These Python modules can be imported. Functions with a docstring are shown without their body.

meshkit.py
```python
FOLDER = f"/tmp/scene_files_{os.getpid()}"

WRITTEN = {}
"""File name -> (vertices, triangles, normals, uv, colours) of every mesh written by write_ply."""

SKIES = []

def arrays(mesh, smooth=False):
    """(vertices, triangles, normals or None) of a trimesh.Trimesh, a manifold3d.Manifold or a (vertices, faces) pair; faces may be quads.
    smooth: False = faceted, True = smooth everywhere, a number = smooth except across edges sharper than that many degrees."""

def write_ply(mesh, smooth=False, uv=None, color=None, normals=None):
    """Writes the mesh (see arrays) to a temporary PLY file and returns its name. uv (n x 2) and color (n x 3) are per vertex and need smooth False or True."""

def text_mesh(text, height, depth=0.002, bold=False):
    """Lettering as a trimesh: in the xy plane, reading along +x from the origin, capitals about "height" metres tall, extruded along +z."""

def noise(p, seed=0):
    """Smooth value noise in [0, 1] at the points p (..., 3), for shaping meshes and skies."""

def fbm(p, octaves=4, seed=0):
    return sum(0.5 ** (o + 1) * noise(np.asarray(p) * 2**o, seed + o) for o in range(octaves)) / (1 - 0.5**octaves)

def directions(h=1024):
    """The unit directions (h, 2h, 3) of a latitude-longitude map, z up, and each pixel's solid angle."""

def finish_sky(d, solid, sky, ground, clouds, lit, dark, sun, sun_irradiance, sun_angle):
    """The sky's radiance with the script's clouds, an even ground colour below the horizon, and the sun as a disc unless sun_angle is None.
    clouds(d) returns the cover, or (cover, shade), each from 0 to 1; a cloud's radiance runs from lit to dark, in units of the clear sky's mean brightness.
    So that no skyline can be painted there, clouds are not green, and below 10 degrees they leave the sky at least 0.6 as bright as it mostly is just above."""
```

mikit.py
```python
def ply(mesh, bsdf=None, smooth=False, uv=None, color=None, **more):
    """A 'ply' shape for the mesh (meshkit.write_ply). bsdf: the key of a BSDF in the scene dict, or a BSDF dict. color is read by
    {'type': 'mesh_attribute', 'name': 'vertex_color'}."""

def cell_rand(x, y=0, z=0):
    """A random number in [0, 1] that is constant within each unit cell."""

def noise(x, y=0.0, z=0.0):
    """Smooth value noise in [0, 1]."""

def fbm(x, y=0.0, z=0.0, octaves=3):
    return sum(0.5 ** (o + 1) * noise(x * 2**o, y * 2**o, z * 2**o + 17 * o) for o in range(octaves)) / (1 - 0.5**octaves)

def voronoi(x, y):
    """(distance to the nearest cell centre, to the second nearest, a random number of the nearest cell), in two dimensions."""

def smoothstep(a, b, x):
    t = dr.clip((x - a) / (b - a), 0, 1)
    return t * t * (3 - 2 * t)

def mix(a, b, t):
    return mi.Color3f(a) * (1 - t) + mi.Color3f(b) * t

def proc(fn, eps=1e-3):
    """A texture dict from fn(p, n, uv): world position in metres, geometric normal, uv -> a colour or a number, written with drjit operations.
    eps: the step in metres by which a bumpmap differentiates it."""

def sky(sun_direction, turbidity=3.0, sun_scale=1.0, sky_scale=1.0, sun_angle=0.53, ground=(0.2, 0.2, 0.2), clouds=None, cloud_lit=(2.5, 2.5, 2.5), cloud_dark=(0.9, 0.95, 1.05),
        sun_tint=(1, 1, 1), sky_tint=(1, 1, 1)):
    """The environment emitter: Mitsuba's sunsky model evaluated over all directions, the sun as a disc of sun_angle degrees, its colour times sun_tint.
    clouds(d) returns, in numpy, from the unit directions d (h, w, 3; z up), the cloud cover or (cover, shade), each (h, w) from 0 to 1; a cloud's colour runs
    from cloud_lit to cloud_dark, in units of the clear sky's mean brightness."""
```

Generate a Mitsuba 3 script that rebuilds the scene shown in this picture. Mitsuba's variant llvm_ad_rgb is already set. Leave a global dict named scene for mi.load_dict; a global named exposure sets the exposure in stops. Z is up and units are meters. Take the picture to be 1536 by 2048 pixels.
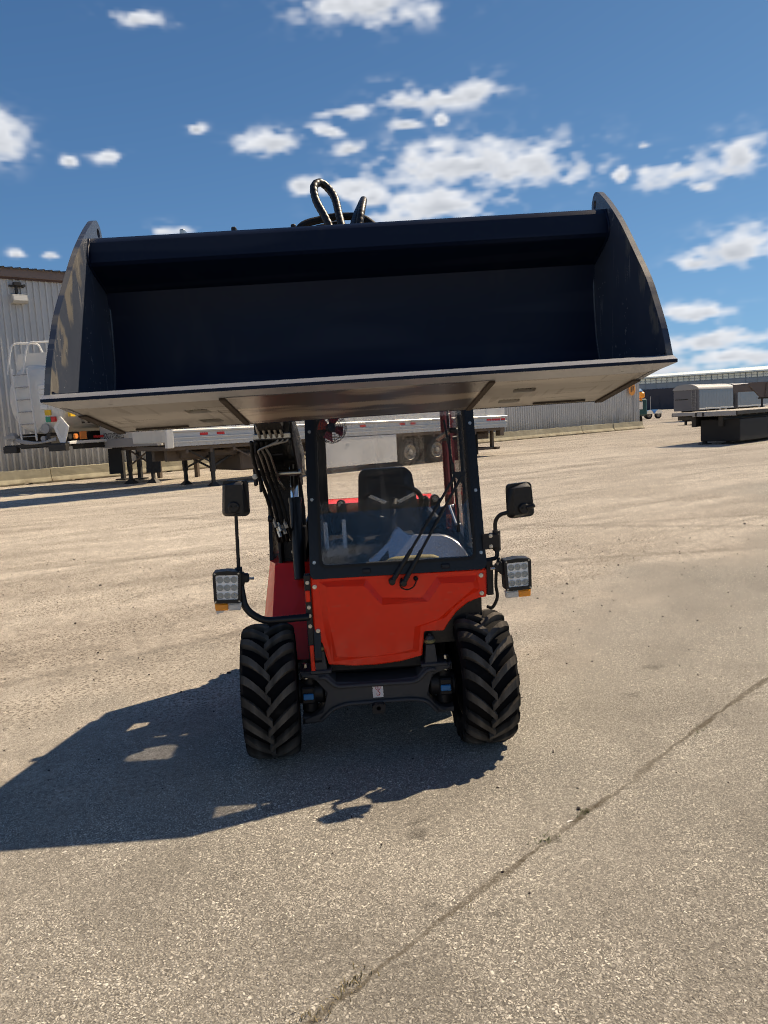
import math, random
import numpy as np
import trimesh
import drjit as dr
import mitsuba as mi
import mikit, meshkit
from shapely.geometry import Polygon, LineString, Point, box as sbox
from shapely.ops import unary_union

T = mi.ScalarTransform4f
scene, labels = {}, {}
RNG = np.random.RandomState(7)

# ------------------------------------------------------------------ camera, sky, exposure
PITCH, ROLL, EYE = math.radians(6.8), math.radians(3.15), 1.74
_f = np.array([0, math.cos(PITCH), -math.sin(PITCH)])
_u = np.cross([1.0, 0, 0], _f)
_up = _u * math.cos(ROLL) + np.array([1.0, 0, 0]) * math.sin(ROLL)
scene['camera'] = {'type': 'perspective', 'fov_axis': 'x', 'fov': math.degrees(2 * math.atan(768 / 1540.0)), 'near_clip': 0.05, 'far_clip': 6000.0,
                   'to_world': T().look_at(origin=[0, 0, EYE], target=[float(v) for v in (_f + [0, 0, EYE])], up=[float(v) for v in _up])}
exposure = 2.25
SUN_AZ, SUN_EL = math.radians(55.0), math.radians(48.0)
SUN = [math.sin(SUN_AZ) * math.cos(SUN_EL), math.cos(SUN_AZ) * math.cos(SUN_EL), math.sin(SUN_EL)]

CLOUDS = [(1.3, 26.6, 3.9, 1.3), (-14.9, 25.7, 1.5, 0.4), (2.8, 21.2, 2.0, 0.8), (5.6, 21.0, 2.2, 0.6), (7.8, 21.3, 2.0, 0.8), (-1.4, 20.7, 1.5, 0.35), (3.2, 19.7, 1.1, 0.3),
          (5.5, 19.9, 0.4, 0.4), (-6.6, 18.9, 1.6, 0.8), (-2.7, 19.6, 0.9, 0.4), (-1.0, 18.5, 1.3, 0.4), (-11.6, 19.8, 0.5, 0.3), (-17.8, 18.0, 0.9, 0.4), (-23.9, 18.6, 1.3, 1.3),
          (-20.0, 17.6, 0.4, 0.3), (5.9, 17.0, 4.6, 1.5), (10.8, 16.4, 4.3, 1.5), (14.8, 15.9, 1.4, 1.1), (4.8, 14.6, 4.8, 1.2), (0.2, 15.4, 1.6, 1.0), (21.7, 14.8, 2.3, 0.9),
          (24.7, 15.3, 1.5, 1.1), (22.6, 13.9, 0.9, 0.5), (17.6, 15.2, 0.5, 0.6), (25.0, 9.7, 2.6, 1.2), (22.9, 9.1, 1.8, 0.5), (22.2, 5.9, 2.0, 0.7), (23.8, 4.1, 3.4, 0.8),
          (25.0, 2.8, 3.7, 0.6), (-13.8, 13.6, 1.3, 0.4), (-21.8, 11.9, 0.6, 0.25), (-23.8, 11.9, 0.5, 0.3), (19.2, 16.8, 0.3, 0.2), (-4.5, 16.3, 1.0, 0.5), (-1.2, 15.8, 1.3, 1.0),
          (12.6, 5.6, 6.9, 0.4), (20.5, 2.3, 5.0, 0.45)]
_r = random.Random(3)
for _i in range(170):                                     # the same broken cumulus all round the sky, outside the part the photograph shows
    _az, _el = _r.uniform(40, 320), math.degrees(math.asin(_r.uniform(0.03, 0.75)))
    _s = _r.uniform(0.4, 1.0) ** 2 * 6
    if not (36 < _az < 68 and 30 < _el < 58):             # nothing in front of the sun
        for _k in range(3):
            CLOUDS.append((_az + _r.uniform(-_s, _s), _el + _r.uniform(-.3, .3) * _s * .4, _s * _r.uniform(.5, 1), _s * .3 * _r.uniform(.6, 1.2)))


def clouds(d):
    az, el = np.degrees(np.arctan2(d[..., 0], d[..., 1])), np.degrees(np.arcsin(d[..., 2]))
    q = np.stack([az * .72, el * 1.55, az * 0 + 3.7], -1)
    wa, we = meshkit.fbm(q * .8 + 11, 3, 31) - .5, meshkit.fbm(q * .9 + 7, 3, 41) - .5
    body, low = np.zeros(az.shape), np.zeros(az.shape)
    for a, e, w, h in CLOUDS:
        da = ((az - a + 180) % 360 - 180) * np.cos(np.radians(e))
        near = (np.abs(da) < 3 * w) & (np.abs(el - e) < 3 * h)
        da, de = da[near] + wa[near] * min(1.5, 1.2 * w), el[near] - e + we[near] * min(.8, 1.0 * h)
        g = np.exp(-(da / w) ** 2 - (de / np.where(de > 0, h * 1.05, h * .8)) ** 2)
        body[near] = np.maximum(body[near], g)
        low[near] = np.maximum(low[near], g * np.clip(.55 - de / h * .55, 0, 1))
    n = meshkit.fbm(q * .8, 3, 5)
    fine = meshkit.fbm(q * 2.1, 2, 9)
    x = body * 1.25 + (n - .5) * 1.35 + (fine - .5) * .65
    cover = np.clip((x - .30) / .66, 0, 1)
    cover = cover ** 1.15 * np.clip(body * 5, 0, 1) * .97
    veil = np.clip((body * 1.05 + (n - .5) * 1.9 + (fine - .5) * 1.1 - .04) / .55, 0, 1) * np.clip(body * 9, 0, 1)
    cover = cover + (1 - cover) * .13 * veil
    lump = meshkit.fbm(q * 1.1 + [.25, .5, 0], 3, 21)
    shade = np.clip((x - .75) * .25, 0, .2) + np.clip(low * .9 * (x - .45), 0, .5) + (lump - .5) * .55
    return cover, np.clip(shade, 0, 1)


scene['sky'] = mikit.sky(SUN, turbidity=2.2, sky_scale=0.45, sun_scale=1.0, ground=(.24, .2, .15), clouds=clouds, cloud_lit=(4.6, 4.7, 4.9), cloud_dark=(2.3, 2.45, 2.7),
                         sun_tint=(1.0, .985, .955), sky_tint=(0.72, 1.0, 1.22))

# ------------------------------------------------------------------ materials
noise, fbm, voronoi, smoothstep, mix = mikit.noise, mikit.fbm, mikit.voronoi, mikit.smoothstep, mikit.mix


def rgb(*c):
    return {'type': 'rgb', 'value': list(c)}


def pr(key, color, rough=.5, metal=0.0, spec=.5, cc=0.0, bump=None, bs=.001, two=True, **kw):
    b = {'type': 'principled', 'base_color': color if isinstance(color, dict) else rgb(*color), 'roughness': rough, 'metallic': metal, **kw}
    if 'specular' not in kw and metal < .5:
        b['specular'] = spec
    if cc:
        b['clearcoat'], b['clearcoat_gloss'] = cc, .92
    if bump:
        b = {'type': 'bumpmap', 'arbitrary': bump, 'scale': bs, 'bsdf': b}
    scene[key] = {'type': 'twosided', 'bsdf': b} if two else b
    return key


CRACK = [(2.358, 4.678), (1.21, 3.525), (0.79, 3.166), (0.584, 2.966), (-0.06, 2.323), (-0.30, 2.076)]
_cd = np.array([2.358 + .3, 4.678 - 2.076]); _cd /= np.linalg.norm(_cd)


def asphalt_mask(x, y):
    """1 where the old asphalt lies bare, 0 where dirt covers it."""
    e = (y - 5.4) * .19 - x * .17 + (fbm(x * .55, y * .55, 4.0, 4) - .5) * 2.0 + (noise(x * 3.1, y * 3.1, 2.0) - .5) * .35
    return 1 - smoothstep(-.45, .65, e)


def ground_color(p, n, uv):
    x, y = p.x, p.y
    wx, wy = x + (noise(x * 80, y * 80, 4.) - .5) * .012, y + (noise(x * 80, y * 80, 14.) - .5) * .012
    r1, r2, w1 = voronoi(wx * 78, wy * 78)
    s1, s2, w2 = voronoi(wx * 150 + 9, wy * 150)
    k1, k2, t1 = w1 * 7.31 - dr.floor(w1 * 7.31), w2 * 9.77 - dr.floor(w2 * 9.77), w1 * 17.3 - dr.floor(w1 * 17.3)
    rich = .55 + .45 * smoothstep(.3, .7, fbm(x * 3.1, y * 3.1, 5.0, 3))
    big = smoothstep(.16 + .30 * k1, .08 + .22 * k1, r1) * smoothstep(.24, .30, w1)
    sml = smoothstep(.48, .32, s1) * smoothstep(.18, .32, w2) * rich
    base = mix([.100, .091, .077], [.205, .189, .162], fbm(x * 60, y * 60, 3.0, 3)) * (.62 + .76 * noise(x * 260, y * 260, 2.))
    asp = mix(base, mix([.17, .158, .133], [.54, .50, .42], k2), sml * .85)
    asp = mix(asp, mix([.16, .15, .13], [.70, .655, .56], t1 * t1), big * .85 * rich)
    asp = mix(asp, mi.Color3f(.085, .078, .066), smoothstep(.30, .2, s1) * smoothstep(.93, .97, w2) * .8)
    asp = asp * mi.Color3f(1.14, 1.16, 1.19)
    asp = asp * (.80 + .40 * fbm(x * 1.4, y * 1.4, 1.0, 4)) * (.90 + .20 * noise(x * .35, y * .35, 8.0))
    # yard dirt: streaked along the way the trucks drive
    a, b = x * .80 + y * .60, -x * .60 + y * .80
    streak = fbm(a * .16, b * 1.5, 3.0, 4)
    streak2 = fbm(a * .5 + 5, b * 5.0, 6.0, 3)
    a3, b3 = x * .97 + y * .24, -x * .24 + y * .97
    streak3 = noise(a3 * .22, b3 * 3.2, 12.0)
    wide = fbm(x * .09, y * .09, 2.0, 3)
    dirt = mix([.255, .228, .191], [.375, .340, .287], smoothstep(.28, .72, streak * .40 + wide * .35 + streak3 * .25))
    dirt = dirt * (.84 + .32 * streak2) * (.82 + .36 * noise(x * 31, y * 31, 1.0)) * (.72 + .56 * noise(x * 88, y * 88, 5.0)) * (.88 + .24 * noise(x * 9, y * 9, 6.0))
    for ta, tb, f, ph in ((a, b, .42, 0.), (a3, b3, .36, 5.), (x * .93 - y * .37, x * .37 + y * .93, .22, 9.)):
        t = tb * f + 1.5 * noise(ta * .07, tb * .04, ph)
        l = dr.abs(t - dr.floor(t) - .5) + (noise(ta * 6, tb * 6, ph) - .5) * .02
        dirt = dirt * (1 - .22 * smoothstep(.045, .008, l) * smoothstep(.42, .66, noise(ta * .23, dr.floor(t) * 7.1, ph + 2.)))
    c1, c2, cw = voronoi(x * 27 + 3, y * 27)
    clod = smoothstep(.34, .18, c1 + (noise(x * 60, y * 60, 2.) - .5) * .18) * smoothstep(.52, .66, fbm(a * .45, b * 1.3, 7.0, 3) * .9 + cw * .14)
    f1, f2, fw = voronoi(x * 70, y * 70 + 4)
    grit = smoothstep(.40, .25, f1) * smoothstep(.45, .75, fw) * smoothstep(.36, .56, fbm(a * .6, b * 1.5, 9.0, 3))
    dirt = mix(dirt, mi.Color3f(.088, .070, .052), dr.clip(clod * .8 + grit * .75, 0, 1))
    m = asphalt_mask(x, y)
    c = mix(dirt, asp, m)
    # the filled seam that crosses the asphalt, and dark spots of oil
    dx, dy = x - 2.358, y - 4.678
    along, across = dx * _cd[0] + dy * _cd[1], dx * -_cd[1] + dy * _cd[0]
    across = across + (noise(along * 2.2, 1.0) - .5) * .030 + (noise(along * 13, 5.0) - .5) * .016 + (noise(along * 60, 5.0) - .5) * .006
    wid = .010 + .024 * noise(along * 4.3, 9.0)
    seam = smoothstep(1.0, .25, dr.abs(across) / wid) * (.55 + .55 * noise(along * 5, 3.0)) * smoothstep(-7, -6, along) * smoothstep(3.5, 1.0, along)
    c = mix(c, mi.Color3f(.075, .063, .045), dr.clip(seam * .95, 0, 1) * (.55 + .6 * noise(x * 70, y * 70, 3.)))
    for sx, sy, sr in ((.088, 2.584, .055), (.33, 2.521, .05), (.06, 3.17, .05), (.05, 3.07, .06), (1.45, 4.51, .07), (.63, 2.97, .05), (-.62, 3.35, .05), (1.75, 5.0, .10)):
        q = dr.sqrt(dr.square(x - sx) + dr.square((y - sy) * 1.3)) + (noise(x * 22, y * 22, 7.) - .5) * .06
        c = c * (1 - .34 * smoothstep(sr, sr * .25, q))
    # straw-coloured dry patch drag mark
    return dr.clip(c, .02, .7)


def ground_bump(p, n, uv):
    x, y = p.x, p.y
    r1, r2, w = voronoi(x * 78, y * 78)
    m = asphalt_mask(x, y)
    a, b = x * .80 + y * .60, -x * .60 + y * .80
    c1, c2, cw = voronoi(x * 17 + 3, y * 17)
    return m * (.0022 * smoothstep(.5, .1, r1) * (.2 + w) + .0009 * noise(x * 170, y * 170, 3.)) + (1 - m) * (.006 * fbm(a * .8, b * 5.5, 1.0, 3) + .003 * noise(x * 60, y * 60, 2.) + .006 * smoothstep(.3, .1, c1) * cw)


scene['ground_mat'] = {'type': 'bumpmap', 'arbitrary': mikit.proc(ground_bump, 1e-3), 'scale': 1.0,
                       'bsdf': {'type': 'principled', 'base_color': mikit.proc(ground_color), 'roughness': .93, 'specular': .18}}



def red_color(p, n, uv):
    d = smoothstep(.45, .8, fbm(p.x * 6, p.y * 6, p.z * 3.5, 4)) * .10 + smoothstep(.80, .9, noise(p.x * 55, p.y * 55, p.z * 55)) * .10 + smoothstep(.75, .45, p.z) * smoothstep(.4, .7, fbm(p.x * 14, 1.0, p.z * 9, 3)) * .10
    return mix([.80, .028, .006], [.50, .27, .18], d)


pr('red_paint', mikit.proc(red_color), .30, spec=.25, cc=.10)
pr('hood_red', (.72, .016, .008), .26, spec=.35, cc=.35)
pr('cab_black', (.005, .007, .011), .34, spec=.35)
pr('black_plastic', (.008, .008, .009), .42, spec=.4)
pr('black_rubber', (.010, .010, .010), .6, spec=.3)
pr('cast_grey', (.046, .046, .049), .55, spec=.35)
pr('frame_black', (.012, .012, .014), .5, spec=.35)
pr('chrome', (.85, .85, .86), .08, 1.0)
pr('zinc', (.55, .54, .5), .32, 1.0)
pr('steel_line', (.30, .28, .25), .42, .8)
pr('blue_cap', (.02, .17, .42), .45)
pr('olive_rubber', (.22, .19, .08), .7)
pr('white_label', (.62, .60, .60), .5)
pr('red_print', (.42, .03, .06), .5)
pr('amber', (.82, .30, .01), .18, spec=.6, cc=.5)
pr('clear_lens', (.55, .55, .53), .2, spec=.6, cc=.5)
pr('led_panel', (.86, .87, .86), .35)
pr('led_glass', (.33, .35, .34), .12, spec=.8, cc=.8)
pr('seat_vinyl', (.016, .018, .022), .5, spec=.4)
pr('alloy', (.56, .57, .58), .36, 1.0)
pr('silver_plastic', (.62, .63, .65), .4)
pr('fan_red', (.16, .008, .008), .4)
pr('orange_plastic', (.75, .16, .02), .4)
scene['tinted_glass'] = {'type': 'thindielectric', 'int_ior': 1.5, 'specular_transmittance': rgb(.72, .74, .78)}


def film(p, n, uv):
    return .012 + .045 * smoothstep(.35, .8, fbm(p.x * 3.2, p.y * 3.2, p.z * 2.2, 4)) + .05 * smoothstep(.72, .85, noise(p.x * 38, 2.0, p.z * 1.7)) * smoothstep(.5, .8, noise(p.x * 5, 1.0, p.z * 1.2))


scene['dust_film'] = {'type': 'principledthin', 'base_color': rgb(.75, .72, .66), 'roughness': .9, 'diff_trans': 1.2}
scene['glass'] = {'type': 'blendbsdf', 'weight': mikit.proc(film), 'a': {'type': 'thindielectric', 'int_ior': 1.37}, 'b': {'type': 'ref', 'id': 'dust_film'}}


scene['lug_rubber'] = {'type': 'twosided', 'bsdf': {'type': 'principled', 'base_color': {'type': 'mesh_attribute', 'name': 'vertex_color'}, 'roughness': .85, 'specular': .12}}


def tyre_color(p, n, uv):
    w = fbm(p.x * 9, p.y * 9, p.z * 9, 4)
    return mix([.004, .004, .005], [.022, .021, .020], smoothstep(.6, .9, w))


pr('tyre_rubber', mikit.proc(tyre_color), .8, spec=.12)


def navy_color(p, n, uv):
    w = fbm(p.x * 3, p.y * 3, p.z * 3, 4)
    drip = smoothstep(.66, .82, fbm(p.x * 7, p.y * 7 + 4, p.z * 1.6, 4))
    c = mix([.003, .007, .021], [.006, .012, .031], w)
    smear = smoothstep(.55, .80, noise(p.x * 2.2, p.z * 26, p.y * 26)) * smoothstep(.35, .7, noise(p.x * 3, p.z * 4, 7.))
    c = mix(c, mi.Color3f(.016, .022, .040), smear * .6)
    return mix(c, mi.Color3f(.03, .034, .04), drip * .3)


def navy_rough(p, n, uv):
    return .24 + .22 * fbm(p.x * 5, p.y * 5, p.z * 2.5, 3)


pr('bucket_navy', mikit.proc(navy_color), mikit.proc(navy_rough), spec=.16)


def plate_color(p, n, uv):
    """Navy side plates, rubbed bare and smeared with dry mud towards their front edge."""
    w = fbm(p.x * 5, p.y * 9, p.z * 5, 4)
    sc = smoothstep(.74, .80, noise(p.y * 130, p.z * 9, 3.0)) * smoothstep(.55, .75, noise(p.y * 6, p.z * 6, 1.0))
    spot = smoothstep(.88, .92, noise(p.y * 110, p.z * 110, 2.0)) * smoothstep(.45, .6, noise(p.y * 9, p.z * 9, 8.0))
    edge = smoothstep(.16, .0, (p.y - 2.035) - (p.z - 1.85) * (.55 + .15 * (p.z - 1.85)))
    mud = smoothstep(.50, .60, fbm(p.y * 15, p.z * 8, 6.0, 4) + edge * .15 - .13) * edge
    c = mix([.030, .039, .060], [.050, .060, .084], w)
    c = mix(c, mi.Color3f(.20, .20, .20), dr.clip(sc * .4 + spot * .6, 0, 1))
    return mix(c, mi.Color3f(.20, .18, .14), mud * .5)


pr('weld_navy', (.022, .027, .040), .32, spec=.6)
pr('side_plate_navy', mikit.proc(plate_color), .36, spec=.5)


def under_color(p, n, uv):
    w = fbm(p.x * 2.5, p.y * 6, 0.0, 4)
    sc = smoothstep(.60, .80, noise(p.x * 4, p.y * 60, 3.0)) * smoothstep(.4, .7, noise(p.x * 7, p.y * 7, 9.0))
    sc2 = smoothstep(.66, .8, noise(p.x * 70, p.y * 5, 5.0)) * smoothstep(.5, .75, noise(p.x * 5, p.y * 9, 2.0))
    c = mix([.21, .193, .172], [.33, .305, .272], smoothstep(.3, .7, w))
    return mix(c, mi.Color3f(.10, .085, .07), dr.clip(sc * .55 + sc2 * .5, 0, 1))


pr('under_steel', mikit.proc(under_color), .42, .12)


def wear_color(p, n, uv):
    w = fbm(p.x * 3.5, p.y * 9, 2.0, 4)
    return mix([.07, .06, .052], [.30, .25, .19], smoothstep(.50, .72, w))


pr('wear_steel', mikit.proc(wear_color), .22, .35, spec=.6)
pr('edge_steel', (.23, .24, .265), .36, .3)
pr('rust_steel', (.045, .035, .028), .7, .1, spec=.2)
pr('slot_shade', (.004, .004, .004), .9, spec=.05)


def concrete_color(p, n, uv):
    w = fbm(p.x * 1.2, p.y * 1.2, p.z * 2.5, 4)
    drip = fbm(p.x * 6, p.y * 6, p.z * .9, 3)
    base = smoothstep(.22, .0, p.z + (noise(p.x * 4, p.y * 4, 1.) - .5) * .2)
    c = mix([.26, .235, .165], [.42, .39, .29], w) * (.78 + .42 * drip)
    return mix(c, mi.Color3f(.17, .135, .09), base * .7)


pr('concrete', mikit.proc(concrete_color), .9, spec=.2)


def sheet_color(p, n, uv):
    w = fbm(p.x * .7, p.y * .7, p.z * .35, 4)
    drip = fbm(p.x * 5, p.y * 5, p.z * .35, 3)
    dirt = smoothstep(1.5, .3, p.z + (drip - .5) * 1.6)
    return mix(mix([.43, .43, .42], [.53, .53, .52], w) * (.86 + .26 * drip), mi.Color3f(.27, .25, .2), dirt * .5)


pr('wall_sheet_mat', mikit.proc(sheet_color), .5, .25, spec=.5)
pr('fascia_brown', (.16, .12, .105), .6)
pr('soffit_brown', (.085, .05, .042), .6)
pr('roof_dark', (.035, .035, .04), .5)


def trailer_color(p, n, uv):
    w = fbm(p.x * .9, p.y * .9, p.z * 1.8, 4)
    drip = fbm(p.x * 4, p.y * 4, p.z * .7, 4)
    return mix([.55, .54, .50], [.72, .71, .67], w) * (.78 + .34 * drip)


pr('trailer_white', mikit.proc(trailer_color), .4, spec=.5)
pr('tank_white', (.60, .60, .57), .35, spec=.5)
pr('trailer_grey', (.30, .30, .30), .5)
pr('trailer_alloy', (.50, .50, .49), .45, .6)
pr('dark_steel', (.022, .021, .020), .6)
pr('brown_steel', (.10, .075, .055), .65)
pr('mudflap', (.009, .009, .009), .7)
pr('reflector_red', (.55, .02, .02), .35)
pr('black_print', (.02, .02, .02), .6)
pr('decal_yellow', (.72, .45, .02), .5)
pr('decal_green', (.03, .28, .17), .5)
pr('decal_orange', (.75, .25, .05), .5)
pr('decal_white', (.7, .7, .68), .5)
pr('truck_rubber', (.022, .021, .020), .8, spec=.2)
pr('rim_dusty', (.32, .29, .24), .55, .4)
pr('deck_wood', (.42, .38, .31), .8)
pr('grain_side', (.24, .25, .27), .32, .8)
pr('grain_face', (.135, .135, .15), .5)
pr('hopper_brown', (.12, .095, .085), .6)
pr('hangar_roof', (.70, .77, .74), .5)
pr('hangar_wall', (.215, .265, .31), .6)
pr('hangar_pane', (.74, .78, .70), .4)
pr('hangar_door', (.033, .034, .048), .6)
pr('hangar_bar', (.20, .24, .26), .6)
pr('truck_teal', (.02, .07, .07), .35)
pr('truck_blue', (.06, .20, .42), .35)
pr('beacon_orange', (.9, .33, .01), .3, spec=.6)
pr('sign_orange', (.62, .25, .03), .5)
pr('dry_grass', (.20, .16, .075), .8)
pr('green_grass', (.085, .10, .035), .8)
pr('dark_stone', (.035, .03, .027), .85)
pr('lamp_grey', (.40, .40, .38), .5)
pr('lamp_glass', (.52, .52, .49), .25)

# ------------------------------------------------------------------ mesh helpers
_used = {}


def numbered(key):
    k = _used.get(key, 0)
    _used[key] = k + 1
    return key if k == 0 else f'{key}_{k:03d}'


def lab(key, label=None, cat=None, group=None, kind=None):
    d = {k: v for k, v in (('label', label), ('category', cat), ('group', group), ('kind', kind)) if v}
    if d:
        labels[key] = d
    return key


def put(key, mesh, bsdf, smooth=False, M=None, label=None, cat=None, group=None, kind=None):
    key = numbered(key)
    d = mikit.ply(mesh, bsdf, smooth=smooth) if not isinstance(mesh, dict) else dict(mesh)
    if M is not None:
        d['to_world'] = T(np.asarray(M, float))
    scene[key] = d
    return lab(key, label, cat, group, kind)


def cat(*ms):
    return trimesh.util.concatenate([m for m in ms])


def mv(m, M):
    m = m.copy(); m.apply_transform(M); return m


def tr(x=0, y=0, z=0):
    M = np.eye(4); M[:3, 3] = x, y, z; return M


def rot(axis, deg, c=(0, 0, 0)):
    return trimesh.transformations.rotation_matrix(math.radians(deg), axis, c)


def bx(x0, x1, y0, y1, z0, z1, b=0.0):
    if b <= 0:
        m = trimesh.creation.box((x1 - x0, y1 - y0, z1 - z0)); m.apply_translation(((x0 + x1) / 2, (y0 + y1) / 2, (z0 + z1) / 2)); return m
    P = []
    for sx in (0, 1):
        for sy in (0, 1):
            for sz in (0, 1):
                p = np.array([(x0, x1)[sx], (y0, y1)[sy], (z0, z1)[sz]]); d = np.array([1 - 2 * sx, 1 - 2 * sy, 1 - 2 * sz]) * b
                for k in range(3):
                    e = d.copy(); e[k] = 0; P.append(p + e)
    return trimesh.PointCloud(P).convex_hull


def hull(pts):
    return trimesh.PointCloud(np.asarray(pts, float)).convex_hull


def bar(p0, p1, w, h, up=(0, 0, 1), b=0.0):
    p0, p1 = np.asarray(p0, float), np.asarray(p1, float)
    L = np.linalg.norm(p1 - p0); a = (p1 - p0) / L
    s = np.cross(up, a)
    if np.linalg.norm(s) < 1e-6:
        s = np.cross((1, 0, 0), a)
    s /= np.linalg.norm(s); t = np.cross(a, s)
    m = bx(0, L, -w / 2, w / 2, -h / 2, h / 2, b)
    M = np.eye(4); M[:3, 0], M[:3, 1], M[:3, 2], M[:3, 3] = a, s, t, p0
    return mv(m, M)


def spline(P, n=8):
    P = np.asarray(P, float); Q = np.vstack([2 * P[0] - P[1], P, 2 * P[-1] - P[-2]]); out = []
    for i in range(1, len(Q) - 2):
        a, b, c, d = Q[i - 1:i + 3]
        for t in np.linspace(0, 1, n, endpoint=False):
            out.append(.5 * ((2 * b) + (c - a) * t + (2 * a - 5 * b + 4 * c - d) * t * t + (3 * b - a - 3 * c + d) * t ** 3))
    out.append(P[-1]); return np.array(out)


def fillet(P, r, n=6):
    """A polyline with its corners rounded."""
    P = [np.asarray(p, float) for p in P]; out = [P[0]]
    for a, b, c in zip(P, P[1:], P[2:]):
        u, v = (a - b) / np.linalg.norm(a - b), (c - b) / np.linalg.norm(c - b)
        q = min(r, .45 * np.linalg.norm(a - b), .45 * np.linalg.norm(c - b))
        for t in np.linspace(0, 1, n):
            out.append((1 - t) ** 2 * (b + u * q) + 2 * t * (1 - t) * b + t * t * (b + v * q))
    out.append(P[-1]); return np.array(out)


def tube(P, r, sides=12):
    P = np.asarray(P, float); n = len(P); rr = np.broadcast_to(r, (n,))
    t = np.gradient(P, axis=0); t /= np.linalg.norm(t, axis=1, keepdims=True)
    a = np.cross(t[0], (0, 0, 1) if abs(t[0][2]) < .9 else (1, 0, 0)); V = []
    for i in range(n):
        a = a - t[i] * (a @ t[i]); a /= np.linalg.norm(a); b = np.cross(t[i], a)
        an = np.arange(sides) * 2 * np.pi / sides
        V.append(P[i] + rr[i] * (np.cos(an)[:, None] * a + np.sin(an)[:, None] * b))
    V = np.vstack(V + [P[:1], P[-1:]]); F = []
    for i in range(n - 1):
        for j in range(sides):
            k = (j + 1) % sides
            F += [[i * sides + j, i * sides + k, (i + 1) * sides + k], [i * sides + j, (i + 1) * sides + k, (i + 1) * sides + j]]
    for j in range(sides):
        k = (j + 1) % sides
        F += [[n * sides, k, j], [n * sides + 1, (n - 1) * sides + j, (n - 1) * sides + k]]
    return trimesh.Trimesh(V, F, process=False)


def cyl(p0, p1, r, n=24, r2=None, c=.0):
    p0, p1 = np.asarray(p0, float), np.asarray(p1, float); r2 = r if r2 is None else r2
    a = (p1 - p0) / np.linalg.norm(p1 - p0)
    if c:
        return tube_hard([p0, p0 + a * c, p1 - a * c, p1], [r - c, r, r2, r2 - c], n)
    return tube_hard([p0, p1], [r, r2], n)


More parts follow.
